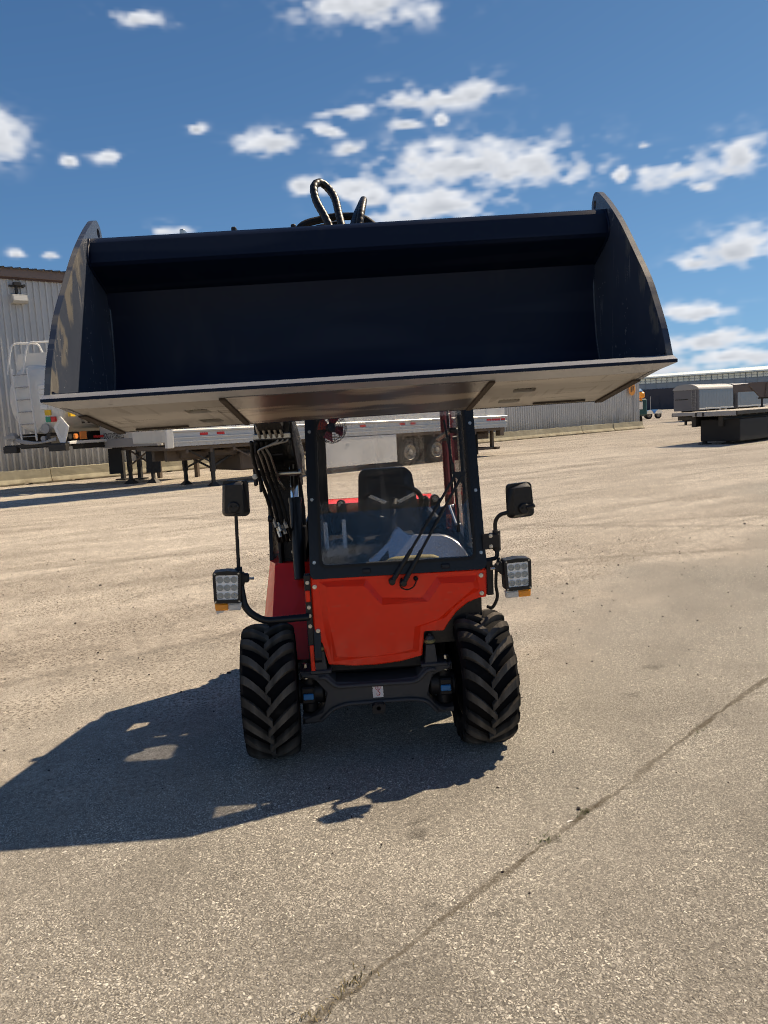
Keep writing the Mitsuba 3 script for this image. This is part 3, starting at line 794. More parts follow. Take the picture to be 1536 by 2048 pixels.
# --- boom with its tower, lift cylinder and hydraulic lines
BX0, BX1 = -.588, -.395
bz = lambda y: 1.80 - .275 * (y - .25)
bm = lp('boom', hull([(x, y, bz(y) + dz) for x in (BX0, BX1) for y, ds in ((.27, (-.125, .135)), (1.38, (-.10, .075))) for dz in ds]), 'cab_black')
lp('inner_boom', hull([(x, y, bz(y) + dz) for x in (BX0 + .03, BX1 - .03) for y in (-.95, .3) for dz in (-.09, .10)]), 'frame_black', False, bm)
lp('wear_pad', cat(bx(BX0 - .004, BX1 + .004, .245, .275, bz(.25) - .13, bz(.25) - .10, .004)), 'zinc', False, bm)
lp('boom_cheek', cat(hull([(BX0 - .012, y, z) for y, z in ((.30, 1.70), (.30, 1.60), (.62, 1.42), (.9, 1.38), (.9, 1.55))] + [(BX0 - .002, y, z) for y, z in ((.30, 1.70), (.30, 1.60), (.62, 1.42), (.9, 1.38), (.9, 1.55))]),
                     hull([(BX1 + .002, y, z) for y, z in ((.30, 1.76), (.30, 1.66), (.70, 1.38), (.9, 1.36), (.9, 1.55))] + [(BX1 + .012, y, z) for y, z in ((.30, 1.76), (.30, 1.66), (.70, 1.38), (.9, 1.36), (.9, 1.55))])), 'frame_black', False, bm)
tw = lp('boom_tower', cat(bx(-.560, -.540, .80, 1.45, .86, 1.10, .004), bx(-.405, -.385, .80, 1.45, .86, 1.10, .004), bx(-.54, -.405, .86, 1.0, .86, 1.12, .01),
                          *[hull([(x, y, z) for x in (a, b) for y, z in ((1.0, .80), (1.5, .80), (1.45, 1.42), (1.25, 1.46))]) for a, b in ((-.645, -.62), (-.37, -.345))]), 'frame_black')
for q in ((-.48, .855, 1.02), (-.475, .855, .94)):
    lp('tower_bolt', bolt(q, .007, .007), 'zinc', False, tw)
ck = lp('lift_cylinder', tube([(-.425, .66, .80), (-.428, .70, .93), (-.434, .785, 1.255), (-.434, .79, 1.265), (-.4345, .795, 1.29)], [.034, .036, .038, .043, .043], 24), 'cab_black', 30)
lp('rod', cyl((-.434, .79, 1.27), (-.434, .865, 1.52), .026, 24), 'chrome', 30, ck, label='polished cylinder rod')
lp('rod_eye', cyl((-.49, .865, 1.52), (-.38, .865, 1.52), .04, 20, c=.006), 'frame_black', 30, ck)
lp('pin', cyl((-.60, .60, 1.46), (-.37, .60, 1.46), .02, 16, c=.003), 'zinc', 30, bm)
for i in range(5):                                          # stubs that come down at the front of the boom
    x = -.570 + i * .0305
    pts = spline([(x, .262, 1.80), (x - .002, .235, 1.775), (x + .004, .222, 1.735), (x + .012, .235, 1.695), (x + .016, .262, 1.672)], 5)
    lp('hydraulic_pipe', tube(pts, .0085, 10), 'steel_line', True, bm)
lp('pipe_clamp', bx(-.592, -.408, .25, .272, 1.664, 1.676, .002), 'frame_black', False, bm)
lp('pipe_clamp', bx(-.60, -.45, .36, .372, 1.575, 1.586, .002), 'frame_black', False, bm)
for i in range(3):
    pts = fillet([(-.405 - i * .027, .255, 1.668), (-.41 - i * .027, .255, 1.655), (-.535 - i * .02, .26, 1.628 - i * .008), (-.512 - i * .028, .30, 1.58), (-.50 - i * .03, .55, 1.42), (-.50 - i * .03, .9, 1.34)], .02)
    lp('hydraulic_pipe', tube(pts, .0062, 8), 'steel_line', True, bm)
for i in range(4):
    x = -.612 + i * .028
    pts = spline([(x, .30, 1.66), (x - .004, .38, 1.55), (x + .01, .52, 1.42), (x + .035, .62, 1.28), (x + .05, .68, 1.15), (x + .06, .80, 1.02)], 7)
    r = .011 + .0013 * np.sin(np.arange(len(pts)) * 1.9)
    lp('hose', tube(pts, r, 9), 'black_rubber', True, bm)
lp('boom_guard', ext_y(Polygon([(-.605, 1.74), (-.42, 1.74), (-.385, 1.2), (-.385, .90), (-.575, .90), (-.565, 1.18), (-.60, 1.40)]), .93, .97), 'frame_black', False, bm)
lp('hose_bracket', cat(bar((-.632, .52, 1.475), (-.50, .52, 1.472), .05, .03, b=.004), bx(-.64, -.622, .49, .55, 1.40, 1.50, .004), bx(-.612, -.598, .50, .53, 1.36, 1.48, .004)), 'frame_black', False, bm)
lp('bracket_bolt', bolt((-.631, .488, 1.455), .011, .01), 'zinc', False, bm)
for i, q in enumerate(((-.556, .66, 1.165), (-.53, .66, 1.14), (-.505, .67, 1.12), (-.535, .66, 1.105), (-.495, .67, 1.155))):
    lp('hose_fitting', cat(cyl(q, (q[0] + .012, q[1] - .01, q[2] - .035), .012, 6), cyl((q[0], q[1], q[2]), (q[0] - .006, q[1], q[2] + .02), .008, 10)), 'zinc' if i % 2 else 'steel_line', False, bm)
lp('hose_plug', cyl((-.585, .60, 1.19), (-.56, .60, 1.19), .022, 18, c=.004), 'black_plastic', 30, bm)

# --- mirrors and work lights on their bent brackets
lp('light_bracket', tube(fillet([(-.33, -.10, .752), (-.565, -.10, .745), (-.655, -.095, .81), (-.672, -.08, .93), (-.676, -.075, 1.03)], .12, 10), .0185, 16), 'cab_black', True)
lp('mirror_stem', cyl((-.676, -.075, 1.0), (-.664, -.09, 1.345), .0095, 14, .0085), 'frame_black', 30)


def mirror(cx, cz, w, h, tilt, yaw, plug):
    k = numbered(f'{LD}__mirror')
    M = tr(cx, -.085, cz) @ rot((0, 0, 1), yaw) @ rot((0, 1, 0), tilt)
    body = rpoly([(-w / 2, -h / 2 + .01), (-w / 2 + .008, -h / 2), (w / 2 - .008, -h / 2), (w / 2, -h / 2 + .01), (w / 2 - .006, h / 2), (-w / 2 + .006, h / 2)], .022)
    lp('housing', cat(plate(body, .0, .05, .035, .02), mv(ext_y(body, 0, .012), tr())), 'black_plastic', 40, k, M=M)
    inn = body.buffer(-.008)
    lp('glass', ext_y(inn, .0125, .0145), 'chrome', False, k, M=M)
    bz = -h * .22
    lp('clamp', cat(cyl((0, -.048, bz), (0, -.066, bz), .028, 24, c=.004), *[bolt((s * .012, -.066, bz + .004), .0042, .006) for s in (-1, 1)]), 'black_plastic', 30, k, M=M)
    if plug:
        lp('knob', cyl((.01, -.06, bz), (.052, -.07, bz + .015), .012, 14, c=.003), 'black_plastic', 30, k, M=M)


mirror(-.660, 1.388, .138, .182, 3.0, -4, False)
mirror(.787, 1.294, .142, .178, -2.5, 10, True)
lp('mirror_arm', tube(fillet([(.655, -.05, 1.04), (.662, -.05, 1.10), (.662, -.055, 1.185), (.682, -.075, 1.222), (.79, -.135, 1.255)], .035, 8), .0105, 12), 'cab_black', True)
lp('mirror_arm', tube(fillet([(.668, -.05, 1.04), (.668, -.05, .992), (.625, -.05, .985), (.600, -.05, .985)], .03, 8), .011, 12), 'cab_black', True)
ak = lp('arm_clamp', cat(bx(.628, .682, -.075, -.025, 1.045, 1.125, .006), cyl((.668, -.05, 1.03), (.668, -.05, 1.14), .021, 16, c=.004)), 'black_plastic')
lp('clamp_plate', bx(.590, .640, -.082, -.076, 1.045, 1.128, .002), 'frame_black', False, ak)
for z in (1.115, 1.06):
    lp('bolt', bolt((.632, -.082, z), .007, .008), 'zinc', False, ak)


def work_light(cx, cz, amber_side, tilt, yaw):
    k = numbered(f'{LD}__work_light')
    M = tr(cx, -.11, cz) @ rot((0, 0, 1), yaw) @ rot((0, 1, 0), tilt)
    w, h = .142, .162
    q = Polygon([(-w / 2 + .004, -h / 2), (w / 2 - .004, -h / 2), (w / 2, h / 2 - .002), (0, h / 2 + .005), (-w / 2, h / 2 - .002)])
    q = rpoly(q, .012)
    face = rpoly([(-w / 2 + .018, -h / 2 + .018), (w / 2 - .018, -h / 2 + .018), (w / 2 - .014, h / 2 - .017), (-w / 2 + .014, h / 2 - .017)], .008)
    lp('housing', cat(ext_y(q.difference(face), -.048, .0), ext_y(q, -.036, .03)), 'black_plastic', False, k, M=M)
    lp('reflector', ext_y(face.buffer(-.0005), -.0405, -.0365), 'led_panel', False, k, M=M, label='pale reflector of the work light')
    for r in (-1, 0, 1):
        for c in (-1, 0, 1):
            x, z = c * .0345, r * .0405 - .001
            lp('led', cat(lathe([(.0, .0155), (-.0045, .0165), (-.0055, .0145), (-.001, .012)], 24).apply_transform(np.array([[0, 1, 0, x], [1, 0, 0, -.0405], [0, 0, 1, z], [0, 0, 0, 1.0]])),
                          trimesh.creation.icosphere(2, .0072).apply_transform(tr(x, -.0405, z)), cyl((x, -.0395, z), (x, -.0412, z), .0125, 20)), 'led_glass', 40, k, M=M)
    for sx in (-1, 1):
        for sz in (-1, 1):
            lp('screw', bolt((sx * (w / 2 - .012), -.048, sz * (h / 2 - .010)), .003, .003), 'zinc', False, k, M=M)
    zz = -h / 2 - .004
    sA = rpoly([(-w / 2 + .008, zz - .036), (.006 * 0, zz - .036), (0, zz), (-w / 2 + .004, zz)], .004)
    sB = rpoly([(0.001, zz - .036), (w / 2 - .008, zz - .036), (w / 2 - .004, zz), (0.001, zz)], .004)
    for s_, amber in ((sA, amber_side < 0), (sB, amber_side > 0)):
        sig = lp('turn_signal' if amber else 'position_lamp', plate(s_, .0, .036, .006), 'amber' if amber else 'clear_lens', 20, k, M=M, label='amber lens' if amber else 'clear lens')
        bnd = s_.bounds
        for j in range(4):
            xx = bnd[0] + .01 + (bnd[2] - bnd[0] - .02) * (j + .5) / 4
            lp('lens_rib', bx(xx - .0015, xx + .0015, -.0375, -.035, bnd[1] + .008, bnd[3] - .008), 'amber' if amber else 'clear_lens', False, sig if False else k, M=M)
    lp('swivel', cat(bx(-amber_side * .072 - .012, -amber_side * .072 + .012, -.02, .02, .0, .07, .006), bx(min(-amber_side * .072, -amber_side * .108), max(-amber_side * .072, -amber_side * .108), -.015, .018, .015, .062, .008)), 'frame_black', False, k, M=M)
    lp('swivel_bolt', cyl((-amber_side * .105, 0, .035), (-amber_side * .132, 0, .035), .007, 6), 'zinc', False, k, M=M)


work_light(-.730, .944, -1, 2.5, 3)
work_light(.750, .918, 1, -1.5, 4)
fk2 = Polygon([(-.805, .845), (-.77, .85), (-.745, .835), (-.76, .812), (-.795, .803)])
lp('torn_film', mv(ext_y(fk2, -.125, -.1235), tr(0, 0, 0)), 'clear_lens', False, label='torn scrap of clear packing film')
lp('light_bracket', cat(bx(.603, .640, -.07, -.03, .80, .985, .004), bx(.63, .672, -.065, -.04, .93, .955, .004)), 'frame_black')
lp('light_cable', tube(spline([(.67, -.08, 1.0), (.655, -.09, .94), (.648, -.09, .86), (.655, -.08, .79), (.63, -.07, .735), (.605, -.05, .735)], 7), .0085, 10), 'black_rubber', True)
lp('wheel_arch', cat(ext_y(Polygon([(.27, .63), (.37, .63), (.50, .775), (.60, .795), (.60, .60), (.27, .60)]).buffer(0), .12, .14), bx(.56, .60, .1, .5, .62, .95, .004), bx(.28, .60, .14, .3, .62, .66)), 'frame_black')

# --- bucket
BM = tr(-.013, -1.7, 1.8565) @ rot((0, 1, 0), -.62) @ tr(.013, 1.7, -1.85)
bk = numbered(f'{LD}__bucket')


def bp(name, mesh, bsdf, smooth=False, label=None):
    return lp(name, mesh, bsdf, smooth, bk, label, BM)


XL, XR = -.810, .784
side_poly = Polygon(list(spline([(-1.988, 1.848), (-1.955, 1.925), (-1.905, 2.005), (-1.855, 2.075), (-1.765, 2.168), (-1.66, 2.272), (-1.56, 2.352), (-1.485, 2.402)], 5)) + [tuple(q) for q in spline([(-1.470, 2.409), (-1.440, 2.416), (-1.415, 2.402), (-1.402, 2.375), (-1.40, 2.33)], 5)] + [(-1.385, 2.2), (-1.385, 1.765), (-1.42, 1.752), (-1.975, 1.832)])
hole_c = Point(-1.437, 2.378).buffer(.0145)
side_poly = side_poly.buffer(0).difference(hole_c)
for x0, x1 in ((XL - .016, XL), (XR, XR + .016)):
    bp('side_plate', ext_x(side_poly, x0, x1), 'side_plate_navy', False, 'left side plate, rubbed and smeared with dry mud' if x0 < 0 else 'right side plate with a bright worn edge')
arcp = [(-1.97, 1.849), (-1.66, 1.806)] + list(spline([(-1.60, 1.799), (-1.51, 1.818), (-1.45, 1.872), (-1.416, 1.955), (-1.404, 2.06)], 8)) + [(-1.402, 2.13), (-1.412, 2.215)]
liner = LineString(arcp).buffer(.006, cap_style='flat', join_style='mitre')
bp('back_plate', ext_x(liner, XL - .001, XR + .001), 'bucket_navy', 28, 'dark navy inside of the bucket')
beam = Polygon([(-1.548, 2.332), (-1.556, 2.322), (-1.566, 2.262), (-1.558, 2.252), (-1.418, 2.196), (-1.400, 2.20), (-1.398, 2.338), (-1.41, 2.346), (-1.535, 2.340)])
bp('top_beam', ext_x(beam, XL - .0005, XR + .0005), 'bucket_navy', 20)
for x in (XL + .002, XR - .002):
    wl = [(x, -1.404 - .0005, 2.19)] + [(x, q[0] - .004, q[1] + .006) for q in arcp[::-1][1:]]
    r = .0042 + .0016 * RNG.rand(8 * (len(wl) - 1) + 1)
    bp('weld_seam', tube(spline(wl, 8), r, 8), 'weld_navy', True)
    wl2 = [(x, -1.545, 2.336), (x, -1.57, 2.26), (x, -1.42, 2.198)]
    bp('weld_seam', tube(spline(wl2, 10), .0045, 8), 'bucket_navy', True)
wl = np.array([(x, -1.408 - .004, 2.206) for x in np.linspace(XL, XR, 120)]); wl[:, 2] += (RNG.rand(120) - .5) * .003
bp('weld_seam', tube(wl, .0045 + .002 * RNG.rand(120), 6), 'weld_navy', True)
# underside: a straight sheet with slots, a worn middle plate, wear bars
fl = lambda y: 1.836 + (y + 1.985) * (1.752 - 1.836) / .565     # height of the underside


def under(x0, x1, y0, y1, dz0, dz1):
    return hull([(x, y, fl(y) + dz) for x in (x0, x1) for y in (y0, y1) for dz in (dz0, dz1)])


sheet = sbox(XL - .012, -1.97, XR + .012, -1.405)
for cx, cy in ((-.498, -1.70), (-.493, -1.52), (.469, -1.70), (.458, -1.52)):
    sheet = sheet.difference(rpoly([(cx - .038, cy - .032), (cx + .030, cy - .032), (cx + .038, cy + .032), (cx - .030, cy + .032)], .010))
for cx, cy in ((-.498, -1.70), (-.493, -1.52), (.469, -1.70), (.458, -1.52)):
    bp('slot_shade_plate', under(cx - .045, cx + .045, cy - .04, cy + .04, .0105, .014), 'slot_shade')  # near-black plates behind the slots stand in for cavity shade
m = ext(sheet, .010); v = m.vertices.copy(); v[:, 2] = v[:, 2] + np.array([fl(y) for y in v[:, 1]]); m.vertices = v
bp('floor_plate', m, 'under_steel', False, 'dusty scuffed underside of the bucket')
mid = Polygon([(-.385, -1.90), (.335, -1.90), (.330, -1.43), (-.376, -1.43)])
m = ext(mid, .012); v = m.vertices.copy(); v[:, 2] = v[:, 2] + np.array([fl(y) for y in v[:, 1]]) - .004; m.vertices = v
bp('wear_plate', m, 'wear_steel', False, 'shiny dark wear plate in the middle of the underside')
for x in (-.392, .342):
    bp('seam_bar', under(x - .010, x + .006, -1.89, -1.43, -.008, -.001), 'rust_steel')
for x0, x1 in ((XL - .014, XL + .010), (XR - .010, XR + .014)):
    bp('wear_bar', under(x0, x1, -1.76, -1.40, -.0055, -.0005), 'rust_steel', False, 'dark rusty wear bar under the bucket edge')
for x0, x1 in ((XL + .06, -.58), (.55, XR - .06)):
    bp('cross_bar', under(x0, x1, -1.462, -1.452, -.006, -.001), 'rust_steel')
bp('rear_sheet', cat(hull([(x, y, z) for x in (XL, XR) for y, z in ((-1.405, 1.748), (-1.39, 1.748), (-1.39, 2.2), (-1.4, 2.2))])), 'bucket_navy')
edge = Polygon([(-2.012, 1.832), (-2.012, 1.841), (-1.985, 1.8525), (-1.80, 1.829), (-1.80, 1.8115)])
bp('cutting_edge', ext_x(edge, XL - .0165, XR + .0165), 'edge_steel', False, 'bare steel cutting edge')
bp('edge_shade_strip', ext_x(Polygon([(-2.0145, 1.8325), (-2.0145, 1.8400), (-2.0122, 1.8408), (-2.0122, 1.8325)]), XL - .0160, XR + .0160), 'bucket_navy', False, 'thin dark strip standing in for shade on the cutting edge front')  # navy strip paints shade onto the front of the steel edge
for x, y in ((-.72, -1.93), (-.685, -1.905), (-.655, -1.93), (-.29, -1.93), (-.26, -1.93), (-.05, -1.93), (.16, -1.93), (.40, -1.93), (.43, -1.925), (.60, -1.93), (.70, -1.93), (.725, -1.93), (.69, -1.905), (-.55, -1.93), (.03, -1.93), (.29, -1.93)):
    bp('edge_hole', cyl((x, y, fl(y) - .0022), (x, y, fl(y) + .002), .0075, 10), 'rust_steel')
# behind the bucket
ck = lp('carriage', cat(bx(-.62, .50, -1.36, -1.30, 1.86, 2.36, .01), bx(-.56, -.42, -1.30, -.92, 1.86, 2.2, .01)), 'frame_black')
for x in (-.56, -.394, -.201):
    lp('lug', bx(x - .008, x + .008, -1.40, -1.30, 2.30, 2.388, .003), 'frame_black' if x > -.5 else 'zinc', False, ck)
lp('rail', cyl((-.56, -1.33, 2.366), (-.20, -1.33, 2.370), .011, 12), 'cab_black', 30, ck)


def ribbed(P, r, n=12, amp=.08, pitch=.021):
    P = spline(P, 10); L = np.r_[0, np.cumsum(np.linalg.norm(np.diff(P, axis=0), axis=1))]
    s = np.linspace(0, L[-1], int(L[-1] / pitch * 7)); Q = np.stack([np.interp(s, L, P[:, k]) for k in range(3)], 1)
    return tube(Q, r * (1 + amp * np.abs(np.sin(s / pitch * np.pi)) - amp), n)


lp('bucket_hose', ribbed([(-.04, -1.22, 2.40), (-.050, -1.18, 2.46), (-.062, -1.13, 2.535), (-.085, -1.10, 2.580), (-.112, -1.11, 2.598), (-.134, -1.14, 2.575), (-.128, -1.17, 2.52), (-.10, -1.20, 2.455), (-.075, -1.22, 2.39)], .0145), 'black_plastic', True, label='looped spiral hose above the bucket')
lp('bucket_hose', ribbed([(-.008, -1.22, 2.40), (.008, -1.12, 2.47), (.028, -1.02, 2.53), (.040, -1.03, 2.550), (.040, -1.10, 2.53), (.028, -1.18, 2.47), (.012, -1.22, 2.39)], .0135), 'black_plastic', True)
lp('bucket_hose', tube(spline([(-.24, -1.15, 2.36), (-.19, -1.12, 2.445), (-.12, -1.10, 2.472), (-.05, -1.10, 2.480), (.03, -1.10, 2.472), (.09, -1.13, 2.42)], 8), .014, 10), 'black_rubber', True)
lp('bucket_hose', tube(spline([(-.20, -1.12, 2.36), (-.16, -1.10, 2.43), (-.10, -1.08, 2.452), (-.05, -1.08, 2.455), (.02, -1.12, 2.40)], 8), .012, 10), 'black_rubber', True)

# ------------------------------------------------------------------ the long metal building on the left and its barriers
B0 = np.array([-14.47, 29.17])                              # the barrier's foot at the photograph's left edge


def along(s, n=0.0):
    return B0 + WALL_U * s + WALL_N * n


BL = 'metal_building'
lab(numbered(BL), 'long grey corrugated metal building behind the trailers on the left', 'building')
S0, S1, WH = -16.0, 46.5, 8.05
BM_ = basis((*along(0, -1.15), 0), WALL_U)                   # x along the wall, y away from the yard, z up
pitch = .24
prof = [(0, 0), (.055, 0), (.075, -.062), (.135, -.062), (.155, 0), (.24, 0)]
SHW = .96


def sheet_mesh(w, z0, z1, t=.012):
    P = []
    for k in range(int(round(w / pitch))):
        P += [(k * pitch + a, b) for a, b in prof[:-1]]
    P.append((w, 0)); P = np.array(P); n = len(P)
    V = np.vstack([np.c_[P, np.full(n, z0)], np.c_[P, np.full(n, z1)], np.c_[P + (0, t), np.full(n, z0)], np.c_[P + (0, t), np.full(n, z1)]]); F = []
    for i in range(n - 1):
        F += [[i, i + 1, n + i + 1], [i, n + i + 1, n + i], [2 * n + i, 3 * n + i + 1, 2 * n + i + 1], [2 * n + i, 3 * n + i, 3 * n + i + 1]]
    F += [[0, n, 3 * n], [0, 3 * n, 2 * n], [n - 1, 4 * n - 1, 2 * n - 1], [n - 1, 3 * n - 1, 4 * n - 1]]
    return trimesh.Trimesh(V, F, process=False)


LOW = mikit.ply(sheet_mesh(SHW, .05, 4.05), 'wall_sheet_mat'); HIGH = mikit.ply(sheet_mesh(SHW, 4.0, WH), 'wall_sheet_mat')
k = 0
s = S0
while s < S1 - .01:
    for d, off in ((LOW, -.010), (HIGH, -.022)):
        put(f'{BL}__wall_sheet', d, None, False, BM_ @ tr(s, off - .02 - .002 * (k % 2), 0))
    s += SHW; k += 1
L = S1 - S0
put(f'{BL}__frame_wall', cat(bx(S0, S1 - .06, .02, .2, .03, WH - .05), bx(S1 - .26, S1 - .06, .2, 16, .03, WH - .05), bx(S0, S0 + .2, .2, 16, .03, WH - .05)), 'trailer_grey', False, BM_)
put(f'{BL}__end_wall', cat(*[mv(sheet_mesh(1.92, .05, WH), tr(S1 - .02, .0 + i * 1.92, 0) @ rot((0, 0, 1), 90)) for i in range(8)]), 'wall_sheet_mat', False, BM_)
put(f'{BL}__corner_trim', cat(bx(S1 - .14, S1 + .05, -.11, -.07, .02, WH), bx(S1 + .01, S1 + .05, -.07, .12, .02, WH)), 'trailer_grey', False, BM_)
put(f'{BL}__soffit_trim', bx(S0, S1 + .1, -.16, -.075, WH - .08, WH + .02), 'soffit_brown', False, BM_, label='dark red-brown trim under the eave')
put(f'{BL}__fascia', bx(S0, S1 + .1, -.26, -.16, WH - .01, WH + .30), 'fascia_brown', False, BM_, label='weathered brown fascia board')
rp = []
for i in range(int((L + .2) / .30)):
    x = S0 - .1 + i * .30
    rp += [(x, 0), (x + .16, 0), (x + .19, .05), (x + .24, .05), (x + .27, 0)]
rp = np.array(rp); n = len(rp); zr = WH + .31
V = np.vstack([np.c_[rp[:, 0], np.full(n, -.36), rp[:, 1] + zr], np.c_[rp[:, 0], np.full(n, 8.0), rp[:, 1] + zr + 1.3], np.c_[rp[:, 0], np.full(n, -.36), rp[:, 1] + zr - .02], np.c_[rp[:, 0], np.full(n, 8.0), rp[:, 1] + zr + 1.28]])
F = []
for i in range(n - 1):
    F += [[i, i + 1, n + i + 1], [i, n + i + 1, n + i], [2 * n + i, 3 * n + i + 1, 2 * n + i + 1], [2 * n + i, 3 * n + i, 3 * n + i + 1], [i, 2 * n + i, 2 * n + i + 1], [i, 2 * n + i + 1, i + 1]]
roof = put(f'{BL}__roof', trimesh.Trimesh(V, F, process=False), 'roof_dark', False, BM_)
put(f'{BL}__roof__rear_slope', bx(S0 - .1, S1 + .1, 8.0, 16.3, zr + .02, zr + 1.27), 'roof_dark', False, BM_)
put(f'{BL}__vent_pipe', cat(tube(fillet([(.1, .9, WH + .3), (.1, .9, WH + .95), (.30, .6, WH + 1.0), (.95, .2, WH + .72)], .3, 8), .17, 16)), 'lamp_grey', True, BM_, label='bent grey vent pipe on the roof')
lm = put(f'{BL}__wall_lamp', cat(hull([(x, y, z) for x in (.86, 1.42) for y, z in ((-.10, 6.42), (-.10, 6.80), (-.42, 6.72), (-.46, 6.50), (-.40, 6.42))])), 'lamp_grey', False, BM_ @ tr(.55, 0, .62), label='box-shaped lamp on the wall')
put(f'{BL}__wall_lamp__lens', hull([(x, y, z) for x in (.90, 1.38) for y, z in ((-.425, 6.69), (-.475, 6.51), (-.43, 6.69), (-.462, 6.49))]), 'lamp_glass', False, BM_ @ tr(.55, 0, .62))
put(f'{BL}__lamp_bracket', cat(bx(1.06, 1.14, -.24, -.10, 6.80, 7.18), bx(.84, 1.40, -.20, -.12, 7.06, 7.12), bx(1.0, 1.26, -.34, -.10, 7.10, 7.22), cyl((1.36, -.30, 7.10), (1.36, -.10, 7.10), .06, 12)), 'dark_steel', False, BM_ @ tr(.55, 0, .62))
put(f'{BL}__round_sign', cyl((S1 - .6, -.30, 3.05), (S1 - .6, -.26, 3.05), .47, 24), 'sign_orange', 30, BM_, label='orange round sign near the building corner')
put(f'{BL}__round_sign__mark', cat(ext_y(sbox(S1 - .80, 2.85, S1 - .68, 3.25), -.312, -.301), ext_y(sbox(S1 - .55, 2.95, S1 - .40, 3.30), -.312, -.301)), 'black_print', False, BM_)

BL_LEN = 4.02
sec = [(-.30, 0), (.30, 0), (.30, .075), (.175, .235), (.125, .57), (-.125, .57), (-.175, .235), (-.30, .075)]


def barrier_mesh(seed):
    r = np.random.RandomState(seed)
    q = Polygon([(a + r.uniform(-.006, .006), b + (r.uniform(-.006, .006) if b > 0 else 0)) for a, b in sec])
    m = ext_x(q, .018, BL_LEN - .018)
    cut = [bx(a, a + .32, -.4, .4, -.01, .055) for a in (.75, BL_LEN - 1.07)]
    import manifold3d as m3
    def man(t):
        return m3.Manifold(m3.Mesh(np.asarray(t.vertices, np.float32), np.asarray(t.faces, np.uint32)))
    o = man(trimesh.Trimesh(m.vertices, m.faces, process=True))
    for c in cut:
        o = o - man(c)
    o = o.refine_to_length(.25); mm = o.to_mesh(); v = np.array(mm.vert_properties[:, :3], float)
    v += (meshkit.noise(v * 5 + seed * 7.3, 2)[:, None] - .5) * np.array([.0, .018, .014]) * (v[:, 2:] > .02)
    return trimesh.Trimesh(v, np.array(mm.tri_verts), process=False)


BVAR = [mikit.ply(barrier_mesh(i + 1), 'concrete') for i in range(3)]
ORD = ['first', 'second', 'third', 'fourth', 'fifth', 'sixth', 'seventh', 'eighth', 'ninth', 'tenth', 'eleventh', 'twelfth', 'thirteenth', 'fourteenth', 'fifteenth']
nb = 14
for i in range(-2, nb - 2):
    a = along(2.1 + (i - 1) * BL_LEN - .15, -.32)
    vis = i + 2
    pos = f'low weathered concrete barrier along the building foot, {ORD[vis - 1]} from the left edge' if vis >= 1 else 'low concrete barrier along the building foot, beyond the left edge'
    last = i == nb - 3
    put('concrete_barrier', BVAR[i % 3], None, False, basis((*a, 0), WALL_U) @ rot((0, 0, 1), ((i * 37) % 7 - 3) * .18),
        label='last concrete barrier, at the far corner of the building' if last else pos, cat='barrier', group='concrete barriers along the building')

# ------------------------------------------------------------------ wheels for the trailers


def truck_tyre(r=.5, w=.27):
    h = w / 2
    return lathe([(-h + .03, r * .58), (-h, r * .66), (-h, r * .86), (-h + .03, r * .97), (-h + .06, r), (-.055, r), (-.05, r - .012), (-.04, r - .012), (-.035, r), (.035, r), (.04, r - .012), (.05, r - .012), (.055, r), (h - .06, r), (h - .03, r * .97), (h, r * .86), (h, r * .66), (h - .03, r * .58)][::-1], 36)


def truck_rim(r=.5, w=.27):
    h = w / 2
    return cat(lathe([(-h + .02, r * .60), (-h, r * .56), (-h + .05, r * .50), (-h + .11, r * .42), (-h + .10, r * .22), (-h - .02, r * .20), (-h - .03, .0), (-h + .02, 0.0), (h - .05, .02), (h - .04, r * .5), (h - .02, r * .6)][::-1], 32),
               *[cyl((-h + .11, r * .33 * math.cos(a), r * .33 * math.sin(a)), (-h + .06, r * .33 * math.cos(a), r * .33 * math.sin(a)), .018, 6) for a in np.arange(10) * np.pi / 5])


TTY, TRM = mikit.ply(truck_tyre(), 'truck_rubber', smooth=40), mikit.ply(truck_rim(), 'rim_dusty', smooth=30)


def trailer_wheel(root, M, x, y, z=.49, out=-1):
    k = numbered(f'{root}__wheel')
    W = M @ tr(x, y, z) @ rot((0, 0, 1), 90 if out < 0 else -90)
    put(f'{k}__tyre', TTY, None, False, W); put(f'{k}__rim', TRM, None, False, W)


# ------------------------------------------------------------------ long white trailer in front (its near side runs behind the loader)
TB = 'long_trailer'
lab(numbered(TB), 'long white trailer with shiny side rails, running behind the loader cab', 'trailer')
MW_ = basis((-6.2, 22.6, 0), WALL_U)
M_ = MW_ @ rot((0, 1, 0), .5)
TL, TW, Z0 = 15.3, 2.55, 1.30
tz = lambda x: 0


def tp(name, mesh, bsdf, smooth=False, label=None, root=None, M=None):
    return put(f'{root or TB}__{name}', mesh, bsdf, smooth, M_ if M is None else M, label)


tp('body', cat(bx(.04, TL - .04, .05, TW, 1.42, 4.2, .02), bx(-1.0, .6, .05, TW, 2.45, 4.2, .1)), 'trailer_white')  # second box is an unseen nose added to lengthen the ground shadow
for i in range(13):                                          # side sheets, their seams proud
    x0 = .10 + i * (TL - .2) / 13; x1 = x0 + (TL - .2) / 13 - .012
    tp('side_panel', bx(x0, x1, .02, .06, 1.78, 4.12, .004), 'trailer_white')
rail = Polygon([(.06, 1.30), (-.01, 1.30), (-.012, 1.40), (-.04, 1.41), (-.04, 1.45), (-.008, 1.46), (-.008, 1.52), (-.045, 1.53), (-.045, 1.565), (-.002, 1.58), (-.002, 1.70), (-.035, 1.708), (-.06, 1.73), (-.06, 1.77), (-.02, 1.80), (.06, 1.80)])
tp('side_rail', ext_x(rail, 0.0, TL), 'trailer_alloy', False, 'shiny ribbed lower side rail')
